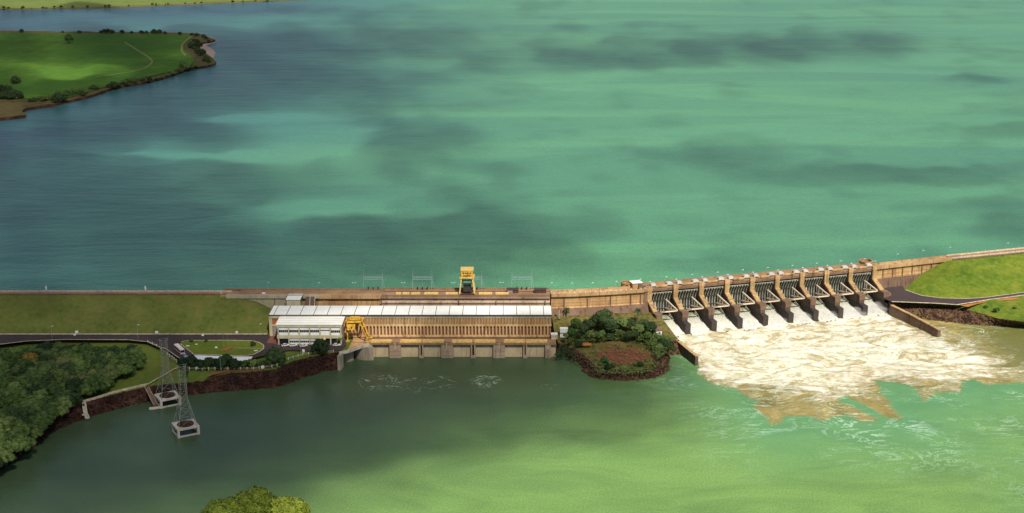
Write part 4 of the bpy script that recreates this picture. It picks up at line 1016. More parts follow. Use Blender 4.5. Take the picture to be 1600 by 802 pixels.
# ================================================================== pylons standing in the river
def pylon(corner, label, ang, lean=0):
    t = thing('pylon', label, 'pylon', (corner.x, corner.y, 0), ang); W, D, H0 = 11.2, 10.5, 4.6
    for x in (.6, W - .6):
        for y in (.6, D - .6): mb = MB(); mb.box(x - .6, x + .6, y - .6, y + .6, -4, H0 - .9); mb.build('platform_leg', M['conc_white'], t)
    mb = MB(); mb.box(0, W, 0, D, H0 - .9, H0); mb.build('platform', M['conc_white'], t)
    mb = MB(); mb.box(.3, W - .3, .1, .9, .1, .7); mb.box(.3, W - .3, D - .9, D - .1, .1, .7); mb.box(.1, .9, .9, D - .9, .1, .7); mb.box(W - .9, W - .1, .9, D - .9, .1, .7); mb.build('tie_beam', M['conc_white'], t)
    mb = MB(); mb.lathe([(4.2, H0), (3.9, H0 + .5), (.01, H0 + .75)], 20, (W / 2, D / 2)); mb.build('rubble_top', M['rock'], t)
    c = (W / 2, D / 2); wz, tz = H0 + 14.5, H0 + 31
    def cor(z, i):
        f = min(1, (z - H0) / (wz - H0)); h = 4.7 + (1.55 - 4.7) * f; sx, sy = ((-1, -1), (1, -1), (1, 1), (-1, 1))[i]
        return Vector((c[0] + sx * h, c[1] + sy * h, z))
    for i in range(4):
        mb = MB(); mb.bar(cor(H0, i), cor(wz, i), .13); mb.bar(cor(wz, i), cor(tz, i), .11); mb.build('leg', M['steel'], t)
    lev = [H0, H0 + 5.2, H0 + 9.2, H0 + 12.2, wz] + [wz + 2.36 * k for k in range(1, 8)]
    mb = MB()
    for a, b_ in zip(lev, lev[1:]):
        for i in range(4):
            j = (i + 1) % 4
            mb.bar(cor(a, i), cor(b_, j), .055); mb.bar(cor(b_, i), cor(b_, j), .055)
            if a < wz: mb.bar(cor(a, j), cor(b_, i), .045)
    mb.build('lattice', M['steel'], t)
    mb = MB()
    for s_ in (-1, 1): mb.bar((c[0] + s_ * 1.5, c[1] - 1.5, tz - .2), (c[0] + s_ * 2.6, c[1], tz + .6), .1); mb.bar((c[0] + s_ * 1.5, c[1] + 1.5, tz - .2), (c[0] + s_ * 2.6, c[1], tz + .6), .1)
    mb.build('top_bracket', M['steel'], t)
    return t
f0, f1 = P(278, 685.5, 0), P(307.7, 679.5, 0); pylon(f0, 'steel lattice pylon on the concrete platform furthest out in the river', math.atan2(f1.y - f0.y, f1.x - f0.x))
f0, f1 = P(251, 639, 0), P(277.4, 633.6, 0); pylon(f0, 'steel lattice pylon on the concrete platform next to the rocky bank', math.atan2(f1.y - f0.y, f1.x - f0.x))

# gangway, landing stage, bank wall, stair
g = P(229, 607, 6.3); h = P(243, 634, .6)
gw_ = thing('gangway', 'rusty brown gangway down the dark rocks to the landing stage', 'gangway', g)
mb = MB(g); mb.beam(g + Vector((0, 0, .4)), h, 2.2, .5); mb.build('ramp', M['conc_low'], gw_)
mb = MB(g); mb.beam(g + Vector((1.1, 0, 1.2)), h + Vector((1.1, 0, .9)), .15, .15); mb.beam(g + Vector((-1.1, 0, 1.2)), h + Vector((-1.1, 0, .9)), .15, .15); mb.build('handrail', M['kerb'], gw_)
l = thing('landing_stage', 'low pale landing stage at the water beside the near-bank pylon platform', 'landing stage', P(240, 637, 0))
O = Vector(l.location); mb = MB(O); a, b = P(233, 639, .5), P(251, 636.5, .5); mb.beam(a, b, 2.6, .5); mb.build('deck', M['conc_white'], l)
mb = MB(O)
for p in (a, b): mb.box(p.x - .3, p.x + .3, p.y - .3, p.y + .3, -3, .3)
mb.build('pile', M['conc_low'], l)
bw = thing('bank_wall', 'low pale wall following the top of the dark rocky bank beside the grove', 'wall', P(132, 628, 6))
strip('wall_body', PL([(130, 628), (150, 622.5), (175, 614.5), (205, 607), (230, 601.5)], 6.6), .6, M['kerb'], -.3, 1.1, None, bw, P(132, 628, 6))
pi_ = thing('pipe', 'thin pale pipe running over the grass to the foot of the dark hedge', 'pipe', P(230, 601, 6.6))
mb = MB(P(230, 601, 6.6)); pts = PL([(230, 601), (245, 592), (260, 584), (272, 576.5), (283, 573)], 7.4)
for a, b in zip(pts, pts[1:]): mb.bar(a, b, .28, 6)
mb.build('tube', M['kerb'], pi_)
mb = MB(P(230, 601, 6.6))
for p in pts: mb.box(p.x - .2, p.x + .2, p.y - .2, p.y + .2, 6, 7.3)
mb.build('support', M['conc_low'], pi_)
ds = thing('bank_stair', 'white concrete stair dropping down the dark rocks left of the gangway', 'stairs', P(132, 629, 6))
O = P(132, 629, 6); mb = MB(O); A = [P(131, 630, 6), P(133, 643, 3.5), P(134, 648, 2.6), P(137, 655, .6)]
for dx in (-.9, .9): 
    for a, b in zip(A, A[1:]): mb.beam(a + Vector((dx, 0, .5)), b + Vector((dx, 0, .5)), .35, .8)
mb.build('side_wall', M['conc_white'], ds)
mb = MB(O)
for a, b in zip(A, A[1:]):
    for k in range(5): q = a.lerp(b, k / 5); mb.box(q.x - .9, q.x + .9, q.y - .5, q.y + .4, q.z - .3, q.z + .35)
mb.beam(P(128, 648, 3), P(135, 649.5, 2.4), .6, .6); mb.build('step', M['conc_white'], ds)

# ================================================================== fences, lamps, poles, markers
def fence(pts, z, label, ph=1.1):
    O = P(*pts[0], z); t = thing('post_fence', label, 'fence', O); W_ = [P(x, y, z) for x, y in pts]
    base = None
    for p in W_:
        if base is None:
            mb = MB(); mb.box(-.10, .10, -.10, .10, -.6, ph); mb.box(-.2, .2, -.2, .2, ph - .25, ph + .1); base = mb.build('post', M['white'], t); base.location = p - O
        else: c = base.copy(); COL.objects.link(c); c.parent = t; c.location = p - O
    mb = MB(O)
    for a, b in zip(W_, W_[1:]): mb.bar(a + Vector((0, 0, ph * .8)), b + Vector((0, 0, ph * .8)), .07); mb.bar(a + Vector((0, 0, ph * .4)), b + Vector((0, 0, ph * .4)), .07)
    mb.build('rail', M['kerb'], t)
fence([(289, 575)] + [(296 + 10 * k, 577.3) for k in range(11)] + [(405, 576)], 8.2, 'straight white post fence in front of the dark hedge above the rocky bank')
fence([(412, 575), (425, 573.5), (433, 571.5), (439, 568), (445, 565), (451, 562), (458, 559.5), (466, 557.5), (473, 555.5), (482, 554), (492, 552.8), (501, 551.8), (511, 551), (521, 550.3)], 8.9, 'curving white post fence along the bank in front of the office car park')
fence([(231, 535), (238, 538), (245, 541), (252, 547), (262, 553.5), (265, 556.5), (269, 559), (272, 561.5), (275.5, 564.5)], 9.1, 'short white post fence beside the road behind the bus')

def lamp(p, h, label, heads=1, group=None):
    t = thing('street_lamp', label, 'lamp', p, group=group); mb = MB(); mb.bar((0, 0, 0), (0, 0, h), .09, 6, r2=.06); mb.build('pole', M['steel_b'], t)
    for s_ in ((-1, 1) if heads == 2 else (1,)):
        mb = MB(); mb.bar((0, 0, h), (s_ * .9, 0, h + .15), .05); mb.box(s_ * .9 - .38, s_ * .9 + .38, -.2, .2, h + .05, h + .3); mb.build('lamp_head', M['white'], t)
    return t
L0 = None
wh = ['above the stair house', 'left of the furthest left line portal', 'just left of the first line portal', 'between the first and second line portals', 'just left of the tall crest crane', 'between the crest crane and the left brown cabin', 'just right of the right brown cabin', 'first on the curved wall right of the cabins', 'in the middle of the curved wall', 'just left of the round turret']
for (px, py, two), wtxt in zip([(418, 452.5, 1), (497, 452.5, 1), (553.5, 452.5, 2), (630, 452.5, 2), (708, 452.5, 2), (784, 452, 2), (860, 452.5, 1), (892, 453, 1), (924, 452.5, 1), (961, 450.5, 1)], wh):
    lamp(P(px, py, 24.5), 4.2, 'thin lamp post on the dam crest ' + wtxt, two, 'lamp posts along the dam crest')
lp = None
for k in range(10):
    for s_, y, hgt, wtxt in ((0, 1.5, 3.2, 'front'), (-3.8, 8.0, 4.6, 'rear')):
        c_ = A0 + AX * (BAY * k + s_) - DN * y; c_.z = 24.6
        lb = '%s lamp post at the %s pier head of the spillway from the left' % (wtxt, (ords + ['tenth'])[k])
        if lp is None: lp = lamp(c_, 3.6, lb, 1, 'lamp posts along the spillway')
        else: copy_tree(lp, c_, label=lb)
for px, py, wtxt in [(1400, 407, 'first beyond the right turret'), (1440, 401.5, 'second beyond the right turret'), (1482, 396.5, 'where the wall meets the green embankment'), (1572, 389.5, 'over the green embankment')]:
    lamp(P(px, py, 24.5), 4.2, 'thin lamp post on the right crest ' + wtxt, 1, 'lamp posts along the right crest')
for px, py, h_, wtxt in [(82, 533, 9, 'between the road and the grove at far left'), (216, 531, 9, 'beside the road near the right end of the grove'), (406, 523, 6.5, 'at the foot of the grass slope near the powerhouse'), (345, 578, 8, 'in front of the dark hedge'), (470, 553, 6, 'in front of the parked cars'), (467, 534, 5, 'before the office windows')]:
    lamp(P(px, py, 9), h_, 'thin grey lamp post ' + wtxt, 1)
fp = thing('flagpoles', 'pair of thin bare flagpoles rising from a tan base on the loop lawn', 'flagpoles', P(354, 546, 9.6))
mb = MB(); mb.prism([(-2.6, -2.2), (1.2, -2.2), (3.2, 2.2), (-.6, 2.2)], 0, .5); mb.build('base', M['ochre'], fp)
for x in (-1.6, .9):
    mb = MB(); mb.bar((x, 0, .5), (x, 0, 9), .1, 6, r2=.05); mb.build('pole', M['steel'], fp)
def slab_sign(px, py, z, wd, label, rz=0, h=.9):
    o_ = thing('marker_block', label, 'marker', P(px, py, z), rz); mb = MB(); mb.box(-wd / 2, wd / 2, -.5, .5, -.3, h * .7); mb.box(-wd / 2 + .1, wd / 2 - .1, -.35, .35, h * .7, h); mb.build('block', M['white'], o_)
    mb = MB(); mb.box(-wd / 2 - .1, wd / 2 + .1, -.6, .6, -.5, -.25); mb.build('footing', M['kerb'], o_)
slab_sign(120, 519.5, 10.5, 1.6, 'small white block low on the grass slope above the grove')
slab_sign(245, 520, 10.5, 1.7, 'small white block low on the grass slope above the road fork')
slab_sign(370, 520, 10.5, 1.2, 'round-cornered white block low on the grass slope above the loop lawn')
slab_sign(140, 462.5, 22.6, 1.2, 'white block high on the grass slope just under the crest', .5, 1.8)
slab_sign(346, 463, 22.6, 1.2, 'white block at the top of the grass slope near the concrete wall', .5, 2)
slab_sign(117, 524.4, 9.3, 1.2, 'tiny white kerbside block by the road above the grove')
slab_sign(317, 525, 9.3, 1.2, 'tiny white kerbside block by the road above the loop lawn')
slab_sign(338, 544, 9.5, 1.4, 'white block in the middle of the loop lawn', 0, .8)
slab_sign(293.5, 541, 9.5, 1.8, 'pale low slab at the left end of the loop lawn', 0, .35)
slab_sign(307, 538.5, 9.5, 1.3, 'pale low slab near the upper left edge of the loop lawn', 0, .35)
slab_sign(400, 548.5, 9.5, 2.0, 'pale low slab near the right end of the loop lawn', 0, .4)
slab_sign(309, 575.3, 8.5, 1.6, 'small white block beside the fence in front of the dark hedge')
slab_sign(72, 452.5, 24.5, .9, 'white marker post on the crest road at far left', .6, 2.2)
slab_sign(227, 452.5, 24.5, .9, 'white marker post on the crest road above the road fork', .6, 2.2)
slab_sign(412, 459, 24.4, 2.0, 'cream block lying on the crest left of the stair house', 0, .7)
slab_sign(474, 549.5, 9.1, 1.4, 'white board on the grass verge in front of the parked cars', .4, 1.2)
slab_sign(396, 576, 8, 2.0, 'pale boulder-like block at the fence bend', .2, 1.3)
slab_sign(410.5, 575, 8.2, 1.8, 'second pale block right of the fence bend', .1, 1.2)
cp = thing('tall_lamp', 'white-headed mast with a black box between the powerhouse and the wooded island', 'mast', P(873.5, 505, 9))
mb = MB(); mb.bar((0, 0, -2), (0, 0, 9.5), .22, 6); mb.build('pole', M['kerb'], cp)
mb = MB(); mb.box(-.5, .5, -.5, .5, .6, 2.8); mb.build('box', M['dark'], cp)
mb = MB(); mb.lathe([(.01, 8.6), (.7, 9.2), (.7, 9.9), (.01, 10.4)], 10); mb.build('lamp_head', M['ochre'], cp)

# ================================================================== vehicles
M['car_white'] = plain('white_car_paint', (.72, .72, .70), .3, .04); M['car_blue'] = plain('blue_car_paint', (.30, .42, .66), .3, .05)
M['bus'] = plain('cream_bus_paint', (.66, .48, .36), .4, .08); M['busroof'] = plain('bus_roof', (.78, .70, .62), .5, .05); M['tyre'] = plain('tyre', (.02, .02, .02), .9)
def car(p, rz, paint, label, group=None):
    t = thing('car', label, 'car', p, rz, group)
    mb = MB(); prof = [(-2.1, .35), (-2.15, .8), (-1.9, 1.0), (-1.55, 1.02), (-1.2, 1.05), (1.0, 1.05), (2.0, .92), (2.15, .7), (2.15, .35)]
    n_ = len(prof); mb.add([(x, -.85, z) for x, z in prof] + [(x, .85, z) for x, z in prof], [tuple(range(n_)), tuple(range(n_, 2 * n_))[::-1]] + [(i, (i + 1) % n_, n_ + (i + 1) % n_, n_ + i) for i in range(n_)]); mb.build('body', paint, t)
    mb = MB(); mb.add([(-1.75, -.8, 1.02), (1.1, -.8, 1.02), (1.1, .8, 1.02), (-1.75, .8, 1.02), (-1.25, -.65, 1.45), (.4, -.65, 1.45), (.4, .65, 1.45), (-1.25, .65, 1.45)], [(0, 1, 5, 4), (1, 2, 6, 5), (2, 3, 7, 6), (3, 0, 4, 7), (4, 5, 6, 7)]); c = mb.build('windows', M['glass'], t)
    mb = MB(); mb.box(-1.22, .38, -.64, .64, 1.45, 1.5); mb.build('roof', paint, t)
    w0 = None
    for x in (-1.35, 1.35):
        for y in (-.8, .8):
            if w0 is None: mb = MB(); mb.bar((0, -.11, 0), (0, .11, 0), .33, 12); w0 = mb.build('wheel', M['tyre'], t); w0.location = (x, y, .33)
            else: c = w0.copy(); COL.objects.link(c); c.parent = t; c.location = (x, y, .33)
    return t
gp_ = 'white cars parked before the office'
car(P(446, 541, 9.5), R(25), M['car_white'], 'white car parked furthest left before the cream office', gp_)
car(P(458.5, 541.3, 9.5), R(25), M['car_white'], 'white car parked second from the left before the cream office', gp_)
car(P(474.5, 541.8, 9.5), R(20), M['car_white'], 'white car parked left of the round tree before the office', gp_)
car(P(521, 535.5, 9.4), R(5), M['car_white'], 'white car tucked under the right end of the office', gp_)
car(P(526, 540.5, 9.4), R(0), M['car_white'], 'white car parked in the open at the right corner of the office', gp_)
car(P(447.5, 534.5, 9.4), R(70), M['car_white'], 'white car standing under the left end of the office beside the palm', gp_)
bl = P(287.5, 556.5, 9.5); b0, b1 = P(275, 545, 9.5), P(287, 556, 9.5); ba = math.atan2(b1.y - b0.y, b1.x - b0.x)
b0 = P(277, 548.0, 9.5)
car(P(289, 557.6, 9.5), ba, M['car_blue'], 'light blue car standing nose to nose with the cream bus')
bs = thing('bus', 'cream bus with a pale roof parked on the access road beside the loop lawn', 'bus', P(280.5, 550.3, 9.5), ba)
mb = MB(); mb.box(-5.6, 5.6, -1.3, 1.3, .5, 3.1); mb.build('body', M['bus'], bs)
mb = MB(); mb.box(-5.5, 5.3, -1.22, 1.22, 3.1, 3.35); mb.box(-3.5, -1.5, -.7, .7, 3.35, 3.6); mb.build('roof', M['busroof'], bs)
mb = MB()
for k in range(7): mb.box(-5.2 + 1.5 * k, -3.95 + 1.5 * k, -1.34, 1.34, 1.7, 2.7)
mb.build('side_window', M['glass'], bs)
mb = MB(); mb.box(5.58, 5.64, -1.15, 1.15, 1.5, 2.8); mb.build('windscreen', M['glass'], bs)
for x in (-3.6, 3.6):
    for y in (-1.2, 1.2): mb = MB(); mb.bar((x, y - .15, .5), (x, y + .15, .5), .5, 12); mb.build('wheel', M['tyre'], bs)

# ================================================================== trees
def crown_mesh(seed, w_, h_, z0, nc=16, nl=70, leaf=.55, core=True):
    rnd = random.Random(seed); mb = MB(); cl = []
    for i in range(nc):
        t = 2 * math.pi * (i * .618 + rnd.uniform(-.1, .1)); u = (i + .5) / nc; rr = math.sqrt(u) * w_ * .36
        zz = z0 + h_ * (.24 + .56 * math.sqrt(max(0, 1 - u * .95)) * rnd.uniform(.55, 1.05)); cl.append((Vector((rr * math.cos(t), rr * math.sin(t), zz)), w_ * rnd.uniform(.13, .22)))
    for c, r in cl:
        for k in range(nl):
            d = Vector((rnd.gauss(0, 1), rnd.gauss(0, 1), rnd.gauss(.35, .8))).normalized(); p = c + Vector((d.x * r, d.y * r, d.z * r * .8)) * rnd.uniform(.72, 1.12)
            nrm = (d + Vector((rnd.uniform(-.6, .6), rnd.uniform(-.6, .6), rnd.uniform(-.3, .7)))).normalized()
            u = nrm.orthogonal().normalized(); v = nrm.cross(u); a = rnd.uniform(0, 6.28); s1 = leaf * rnd.uniform(.6, 1.3); s2 = s1 * rnd.uniform(.5, .9)
            u2 = u * math.cos(a) + v * math.sin(a); v2 = nrm.cross(u2)
            mb.add([p - u2 * s1, p - v2 * s2 * .8 + u2 * .1, p + u2 * s1, p + v2 * s2], [(0, 1, 2, 3)])
        if core:
            q = []; m_ = 6
            rings = [(-.65, .7), (0, .98), (.6, .7)]
            vs = [c + Vector((math.cos(6.283 * k / m_) * r * rr * .85, math.sin(6.283 * k / m_) * r * rr * .85, zz * r * .8)) for zz, rr in rings for k in range(m_)] + [c + Vector((0, 0, r * .68)), c - Vector((0, 0, r * .6))]
            fs = [(i * m_ + k, i * m_ + (k + 1) % m_, (i + 1) * m_ + (k + 1) % m_, (i + 1) * m_ + k) for i in range(2) for k in range(m_)] + [(2 * m_ + k, 2 * m_ + (k + 1) % m_, 3 * m_) for k in range(m_)] + [((k + 1) % m_, k, 3 * m_ + 1) for k in range(m_)]
            mb.add(vs, fs)
    me = bpy.data.meshes.new('crown'); me.from_pydata(mb.v, [], mb.f); me.update(); return me, cl
def trunk_mesh(cl, z0, r, seed):
    rnd = random.Random(seed); mb = MB(); top = Vector((rnd.uniform(-.3, .3), rnd.uniform(-.3, .3), z0 + 1.0)); mb.bar((0, 0, -1), top, r, 7, r2=r * .7)
    for c, _ in cl[::3]: mb.bar(top, c, r * .45, 5, r2=r * .12)
    me = bpy.data.meshes.new('trunk'); me.from_pydata(mb.v, [], mb.f); me.update(); return me
PROTO = {}
def tree(name, key, mat, loc, size, label, group=None, cat='tree', rz=None, sz=None):
    """key picks one of the grown crown shapes (unit: 9 m wide, 9 m high)"""
    if (key, mat) not in PROTO:
        seed, wd, hh, z0, nc, nl, lf = key; cm, cl = crown_mesh(seed, wd, hh, z0, nc, nl, lf); tm = trunk_mesh(cl, z0, max(.12, wd * .03), seed)
        cm.materials.append(M[mat]); tm.materials.append(M['bark']); PROTO[(key, mat)] = (cm, tm)
    cm, tm = PROTO[(key, mat)]
    t = thing(name, label, cat, loc, random.uniform(0, 6.28) if rz is None else rz, group); t.scale = (size, size, size * (sz or random.uniform(.88, 1.15)))
    for nm, me in (('crown', cm), ('trunk', tm)): o = bpy.data.objects.new(nm, me); COL.objects.link(o); o.parent = t
    return t
K = [(s, 10, 7.6, .0, 22, 95, .42) for s in (1, 2, 3, 4, 5)]          # broad grove trees
KR = [(s, 9, 7.8, -.8, 26, 80, .38) for s in (11, 12, 13)]             # rounder
KS = [(s, 5, 3.6, .1, 9, 55, .38) for s in (21, 22, 23)]               # shrubs
# grove on the left
gpoly = PL([(-30, 570), (0, 566), (40, 556), (100, 553), (200, 552), (222, 557), (226, 569), (206, 584), (180, 596), (162, 610), (120, 622), (112, 636), (78, 656), (64, 664), (52, 684), (30, 702), (-12, 730), (-60, 770), (-90, 640), (-60, 575)], 8)
def inpoly(x, y, poly):
    c = False; j = len(poly) - 1
    for i in range(len(poly)):
        a, b = poly[i], poly[j]
        if (a.y > y) != (b.y > y) and x < (b.x - a.x) * (y - a.y) / (b.y - a.y) + a.x: c = not c
        j = i
    return c
rnd = random.Random(5); pts = []; x0, x1 = min(p.x for p in gpoly), max(p.x for p in gpoly); y0, y1 = min(p.y for p in gpoly), max(p.y for p in gpoly); tries = 0
while tries < 30000 and len(pts) < 290:
    tries += 1; x, y = rnd.uniform(x0, x1), rnd.uniform(y0, y1)
    if not inpoly(x, y, gpoly): continue
    if any((x - a) ** 2 + (y - b) ** 2 < 4.7 ** 2 for a, b in pts): continue
    pts.append((x, y))
pale = [P(88, 576, 11), P(150, 590, 10), P(125, 597, 10), P(170, 585, 10)]
for x, y in pts:
    s_ = rnd.uniform(.72, 1.25); zz = 7.6
    if y < 640: zz = 5.2
    if (Vector((x, y)) - P(46, 574, 9).to_2d()).length < 4:
        continue
    pal = any((Vector((x, y)) - q.to_2d()).length < 6.5 for q in pale)
    if pal: tree('broadleaf_tree', K[rnd.randrange(5)], 'leaf_p', (x, y, zz), s_ * 1.05, 'pale grey-green tree standing out among the darker grove', 'pale trees in the left grove')
    else:
        dk = rnd.random() < .2
        zone = ('at the road edge' if y > 700 else 'in the heart' if y > 668 else 'near the lawn strip' if y > 640 else 'at the waterside') + (', far left side' if x < -255 else ', lawn side' if x > -222 else ', middle')
        szw = 'tall' if s_ > 1.05 else 'medium' if s_ > .88 else 'small'
        tree('broadleaf_tree', (K + KR)[rnd.randrange(8)], 'leaf_d' if dk else 'leaf', (x, y, zz), s_, '%s %s grove tree %s' % (szw, 'dark' if dk else 'mid-green', zone), '%s %s grove trees %s' % (szw, 'dark' if dk else 'mid-green', zone))
tree('flowering_tree', K[2], 'leaf_y', P(46, 574, 9), 1.15, 'tree with yellow-orange blossom at the upper left edge of the grove', rz=1)
# hedge trees before the white court
for i, (px, py, s_) in enumerate([(287, 572, .95), (299, 572, 1.0), (313, 573.5, .82), (328, 573.5, .95), (341, 573, 1.0), (352, 573, 1.25), (366, 573.5, .95), (372, 574, .85)]):
    tree('hedge_tree', KR[i % 3], 'leaf_h', P(px, py + 1, 8.4), s_ * .9, '%s dark round tree from the left in the hedge row before the white court' % (ords[i]), 'dark hedge trees before the white court')
for px, py, s_, lb in [(384, 574, 1.2, 'low olive shrub just right of the dark hedge'), (397, 574, 1.3, 'low olive shrub left of the big round bank tree'), (390, 570, 1.0, 'low olive shrub beside the right end of the white court')]:
    tree('shrub', KS[0], 'leaf', P(px, py, 8.5), s_, lb, cat='shrub')
tree('round_tree', KR[1], 'leaf_d', P(431, 569, 8.6), 1.5, 'big dark round tree on the bank left of the parked cars', sz=1.0)
tree('round_tree', KR[0], 'leaf_d', P(500, 553.5, 9), 1.22, 'dark round tree in front of the office ground floor', sz=1.15)
tree('small_tree', KS[1], 'leaf', P(300, 534.5, 9.5), .6, 'tiny bushy tree near the upper left of the loop lawn'); tree('small_tree', KS[2], 'leaf_d', P(395.5, 541, 9.5), .75, 'tiny dark tree at the right end of the loop lawn')
tree('shrub', KS[0], 'leaf_d', P(322, 534.5, 9.5), .4, 'tiny shrub at the upper edge of the loop lawn', cat='shrub'); tree('shrub', KS[0], 'leaf_d', P(290, 588, 7.3), .9, 'small dark shrub on the grass beside the front pylon top', cat='shrub')
# palms
def palm(p, h, r, label, mat='leaf_d', seed=0):
    t = thing('palm_tree', label, 'palm', p); rnd = random.Random(seed); mb = MB(); mb.bar((0, 0, -.5), (.2, 0, h), .28, 7, r2=.2); mb.build('trunk', M['bark'], t)
    for k in range(22):
        a = 6.283 * k / 22 + rnd.uniform(-.1, .1); e = rnd.uniform(-.2, 1.1); mb = MB() if k == 0 else mb; d = Vector((math.cos(a), math.sin(a), 0)); c = Vector((-d.y, d.x, 0)); prev = Vector((.2, 0, h)); w0 = .15
        for j in range(1, 6):
            u = j / 5; q = Vector((.2, 0, h)) + d * r * u * math.cos(e * .5) + Vector((0, 0, r * (math.sin(e) * u - .75 * u * u))); w1 = .55 * (1 - u * .85)
            mb.add([prev - c * w0, prev + c * w0, q + c * w1 + Vector((0, 0, -.1)), q - c * w1], [(0, 1, 2, 3)]); prev = q; w0 = w1
    mb.build('fronds', M[mat], t); return t
palm(P(996, 503, 10), 7.5, 3.4, 'tall palm against the curved dam wall left of the spillway', 'leaf_d', 1)
palm(P(885, 496, 11), 5.5, 2.6, 'smaller palm by the dam wall right of the powerhouse', 'leaf_d', 2)
palm(P(442, 536, 9.3), 3.2, 2.6, 'short palm at the left corner of the office', 'leaf', 3)
palm(P(530.5, 538, 9.3), 4.2, 2.8, 'palm at the right corner of the office', 'leaf', 4)
# island planting
isl = [(944, 512, 1.7, 'K', 'd'), (933, 508, 1.2, 'K', 'd'), (955, 516, 1.1, 'K', 'd'), (920, 513, 1.1, 'K', 'd'), (965, 508, .9, 'K', ''), (976, 511, .9, 'K', ''), (985, 512, .9, 'K', 'd'), (1006, 512, 1.0, 'K', 'd'), (1015, 517, 1.1, 'K', 'd'), (998, 519, .9, 'K', ''), (910, 519, .9, 'K', 'd'), (900, 510, .8, 'K', ''),
       (893, 523, .85, 'K', 'b'), (884, 527, .6, 'K', ''), (903, 527, .75, 'K', 'd'), (922, 527, .9, 'K', ''), (936, 528, .9, 'K', ''), (953, 532, 1.0, 'K', 'd'), (940, 524, .8, 'K', ''), (969, 525, .85, 'K', ''), (982, 528, 1.0, 'K', 'd'), (992, 526, .9, 'K', 'd'), (1012, 528, .9, 'K', ''), (904, 541, .8, 'K', 'd'), (890, 537, .6, 'K', ''), (897, 548, .5, 'K', 'd'), (912, 534, .6, 'K', 'd'),
       (1028, 533, .9, 'K', ''), (1036, 540, 1.1, 'K', 'd'), (1044, 548, 1.05, 'K', 'd'), (1030, 548, .95, 'K', ''), (1047, 536, .8, 'K', ''), (1020, 540, .6, 'K', ''), (1052, 549, .7, 'K', 'd'), (1038, 556, .8, 'K', 'd'),
       (945, 569, .85, 'K', 'b'), (950, 578, .75, 'K', 'd'), (938, 572, .5, 'K', ''), (958, 574, .55, 'K', ''), (1000, 573, .75, 'K', 'd'), (991, 571, .35, 'K', 'b'), (1010, 566, .4, 'K', ''), (1002, 587, .5, 'S', 'b'), (1045, 521, .55, 'S', 'p'), (967, 543, .6, 'S', 'p'), (982, 541, .5, 'S', 'p'), (987, 541, .45, 'S', 'p'), (928, 541, .5, 'S', 'p'), (914, 526, .5, 'S', 'p'), (1012, 573, .5, 'S', ''), (977, 562, .4, 'S', ''), (985, 579, .5, 'S', ''), (970, 579, .5, 'S', ''), (1024, 571, .6, 'S', ''), (1035, 575, .5, 'S', ''), (1040, 570, .6, 'S', 'd')]
cells = {}
for i, (px, py, s_, kk, mm) in enumerate(isl):
    z = 9.3 if py < 530 else 6.5 if py < 556 else 4.6
    mat = {'d': 'leaf_d', '': 'leaf', 'b': 'leaf_b', 'p': 'leaf_p'}[mm]; key = K[i % 5] if kk == 'K' else KS[i % 3]
    row = 'backmost' if py < 515 else 'upper middle' if py < 530 else 'middle' if py < 556 else 'front'
    side = 'left' if px < 925 else 'centre' if px < 995 else 'right'
    tone = {'d': 'dark green', '': 'mid-green', 'b': 'bright green', 'p': 'pale dusty'}[mm]; kind_ = 'tree' if kk == 'K' else 'shrub'
    lb = '%s %s in the %s island row, %s part' % (tone, kind_, row, side); cells.setdefault(lb, []).append((px, i))
    t = tree('broadleaf_tree' if kk == 'K' else 'shrub', key, mat, P(px, py + (1 if py < 530 else 0), z + (1.2 if py < 520 else 0)), s_ * (.82 if py < 520 else .62), lb, 'trees and shrubs on the wooded island', 'tree' if kk == 'K' else 'shrub')
    t['_i'] = i
byi = {o['_i']: o for o in bpy.data.objects if '_i' in o}
for lb, l in cells.items():
    l.sort()
    if len(l) > 1:
        for k, (px, i) in enumerate(l): byi[i]['label'] = lb.replace(' in the', ', %s from the left, in the' % ords[k], 1) if k < 9 else lb
for o in byi.values(): del o['_i']
def undergrowth(name, poly, z, n_, hmax, leaf, mat, label, seed):
    rnd = random.Random(seed); pl = [P(x, y, z) for x, y in poly]; mb = MB(); xa, xb = min(p.x for p in pl), max(p.x for p in pl); ya, yb = min(p.y for p in pl), max(p.y for p in pl); c = 0
    while c < n_:
        x, y = rnd.uniform(xa, xb), rnd.uniform(ya, yb)
        if not inpoly(x, y, pl): continue
        h = hmax * max(.1, .5 + noise.noise(Vector((x * .22, y * .22, seed)))); c += 1
        for k in range(5):
            p = Vector((x + rnd.uniform(-.5, .5), y + rnd.uniform(-.5, .5), z + rnd.uniform(-.2, h))); nrm = Vector((rnd.gauss(0, .7), rnd.gauss(0, .7), 1)).normalized(); u = nrm.orthogonal().normalized(); v = nrm.cross(u); s1 = leaf * rnd.uniform(.5, 1.3)
            mb.add([p - u * s1, p - v * s1 * .7, p + u * s1, p + v * s1 * .7], [(0, 1, 2, 3)])
    me = bpy.data.meshes.new(name); me.from_pydata(mb.v, [], mb.f); me.update(); tag(link_mesh(name, me, M[mat]), label, 'undergrowth', kind='stuff')
undergrowth('undergrowth', [(885, 512), (1020, 506), (1040, 525), (1046, 540), (1036, 556), (1028, 560), (1018, 548), (1008, 534), (985, 530), (930, 532), (905, 538), (890, 532)], 8.2, 2000, 1.6, .42, 'leaf', 'tangled green undergrowth below the trees of the island', 8)
undergrowth('undergrowth', [(925, 558), (940, 566), (1000, 571), (1020, 562), (1030, 570), (1018, 580), (990, 585), (935, 583), (922, 572)], 4.6, 600, 1.1, .4, 'leaf', 'green grass tufts along the front rim of the island', 9)
undergrowth('undergrowth', [(862, 560), (880, 535), (896, 552), (912, 570), (900, 560), (884, 552)], 4.6, 160, 1.2, .45, 'leaf_d', 'dark scrub on the rocks beside the powerhouse deck', 10)
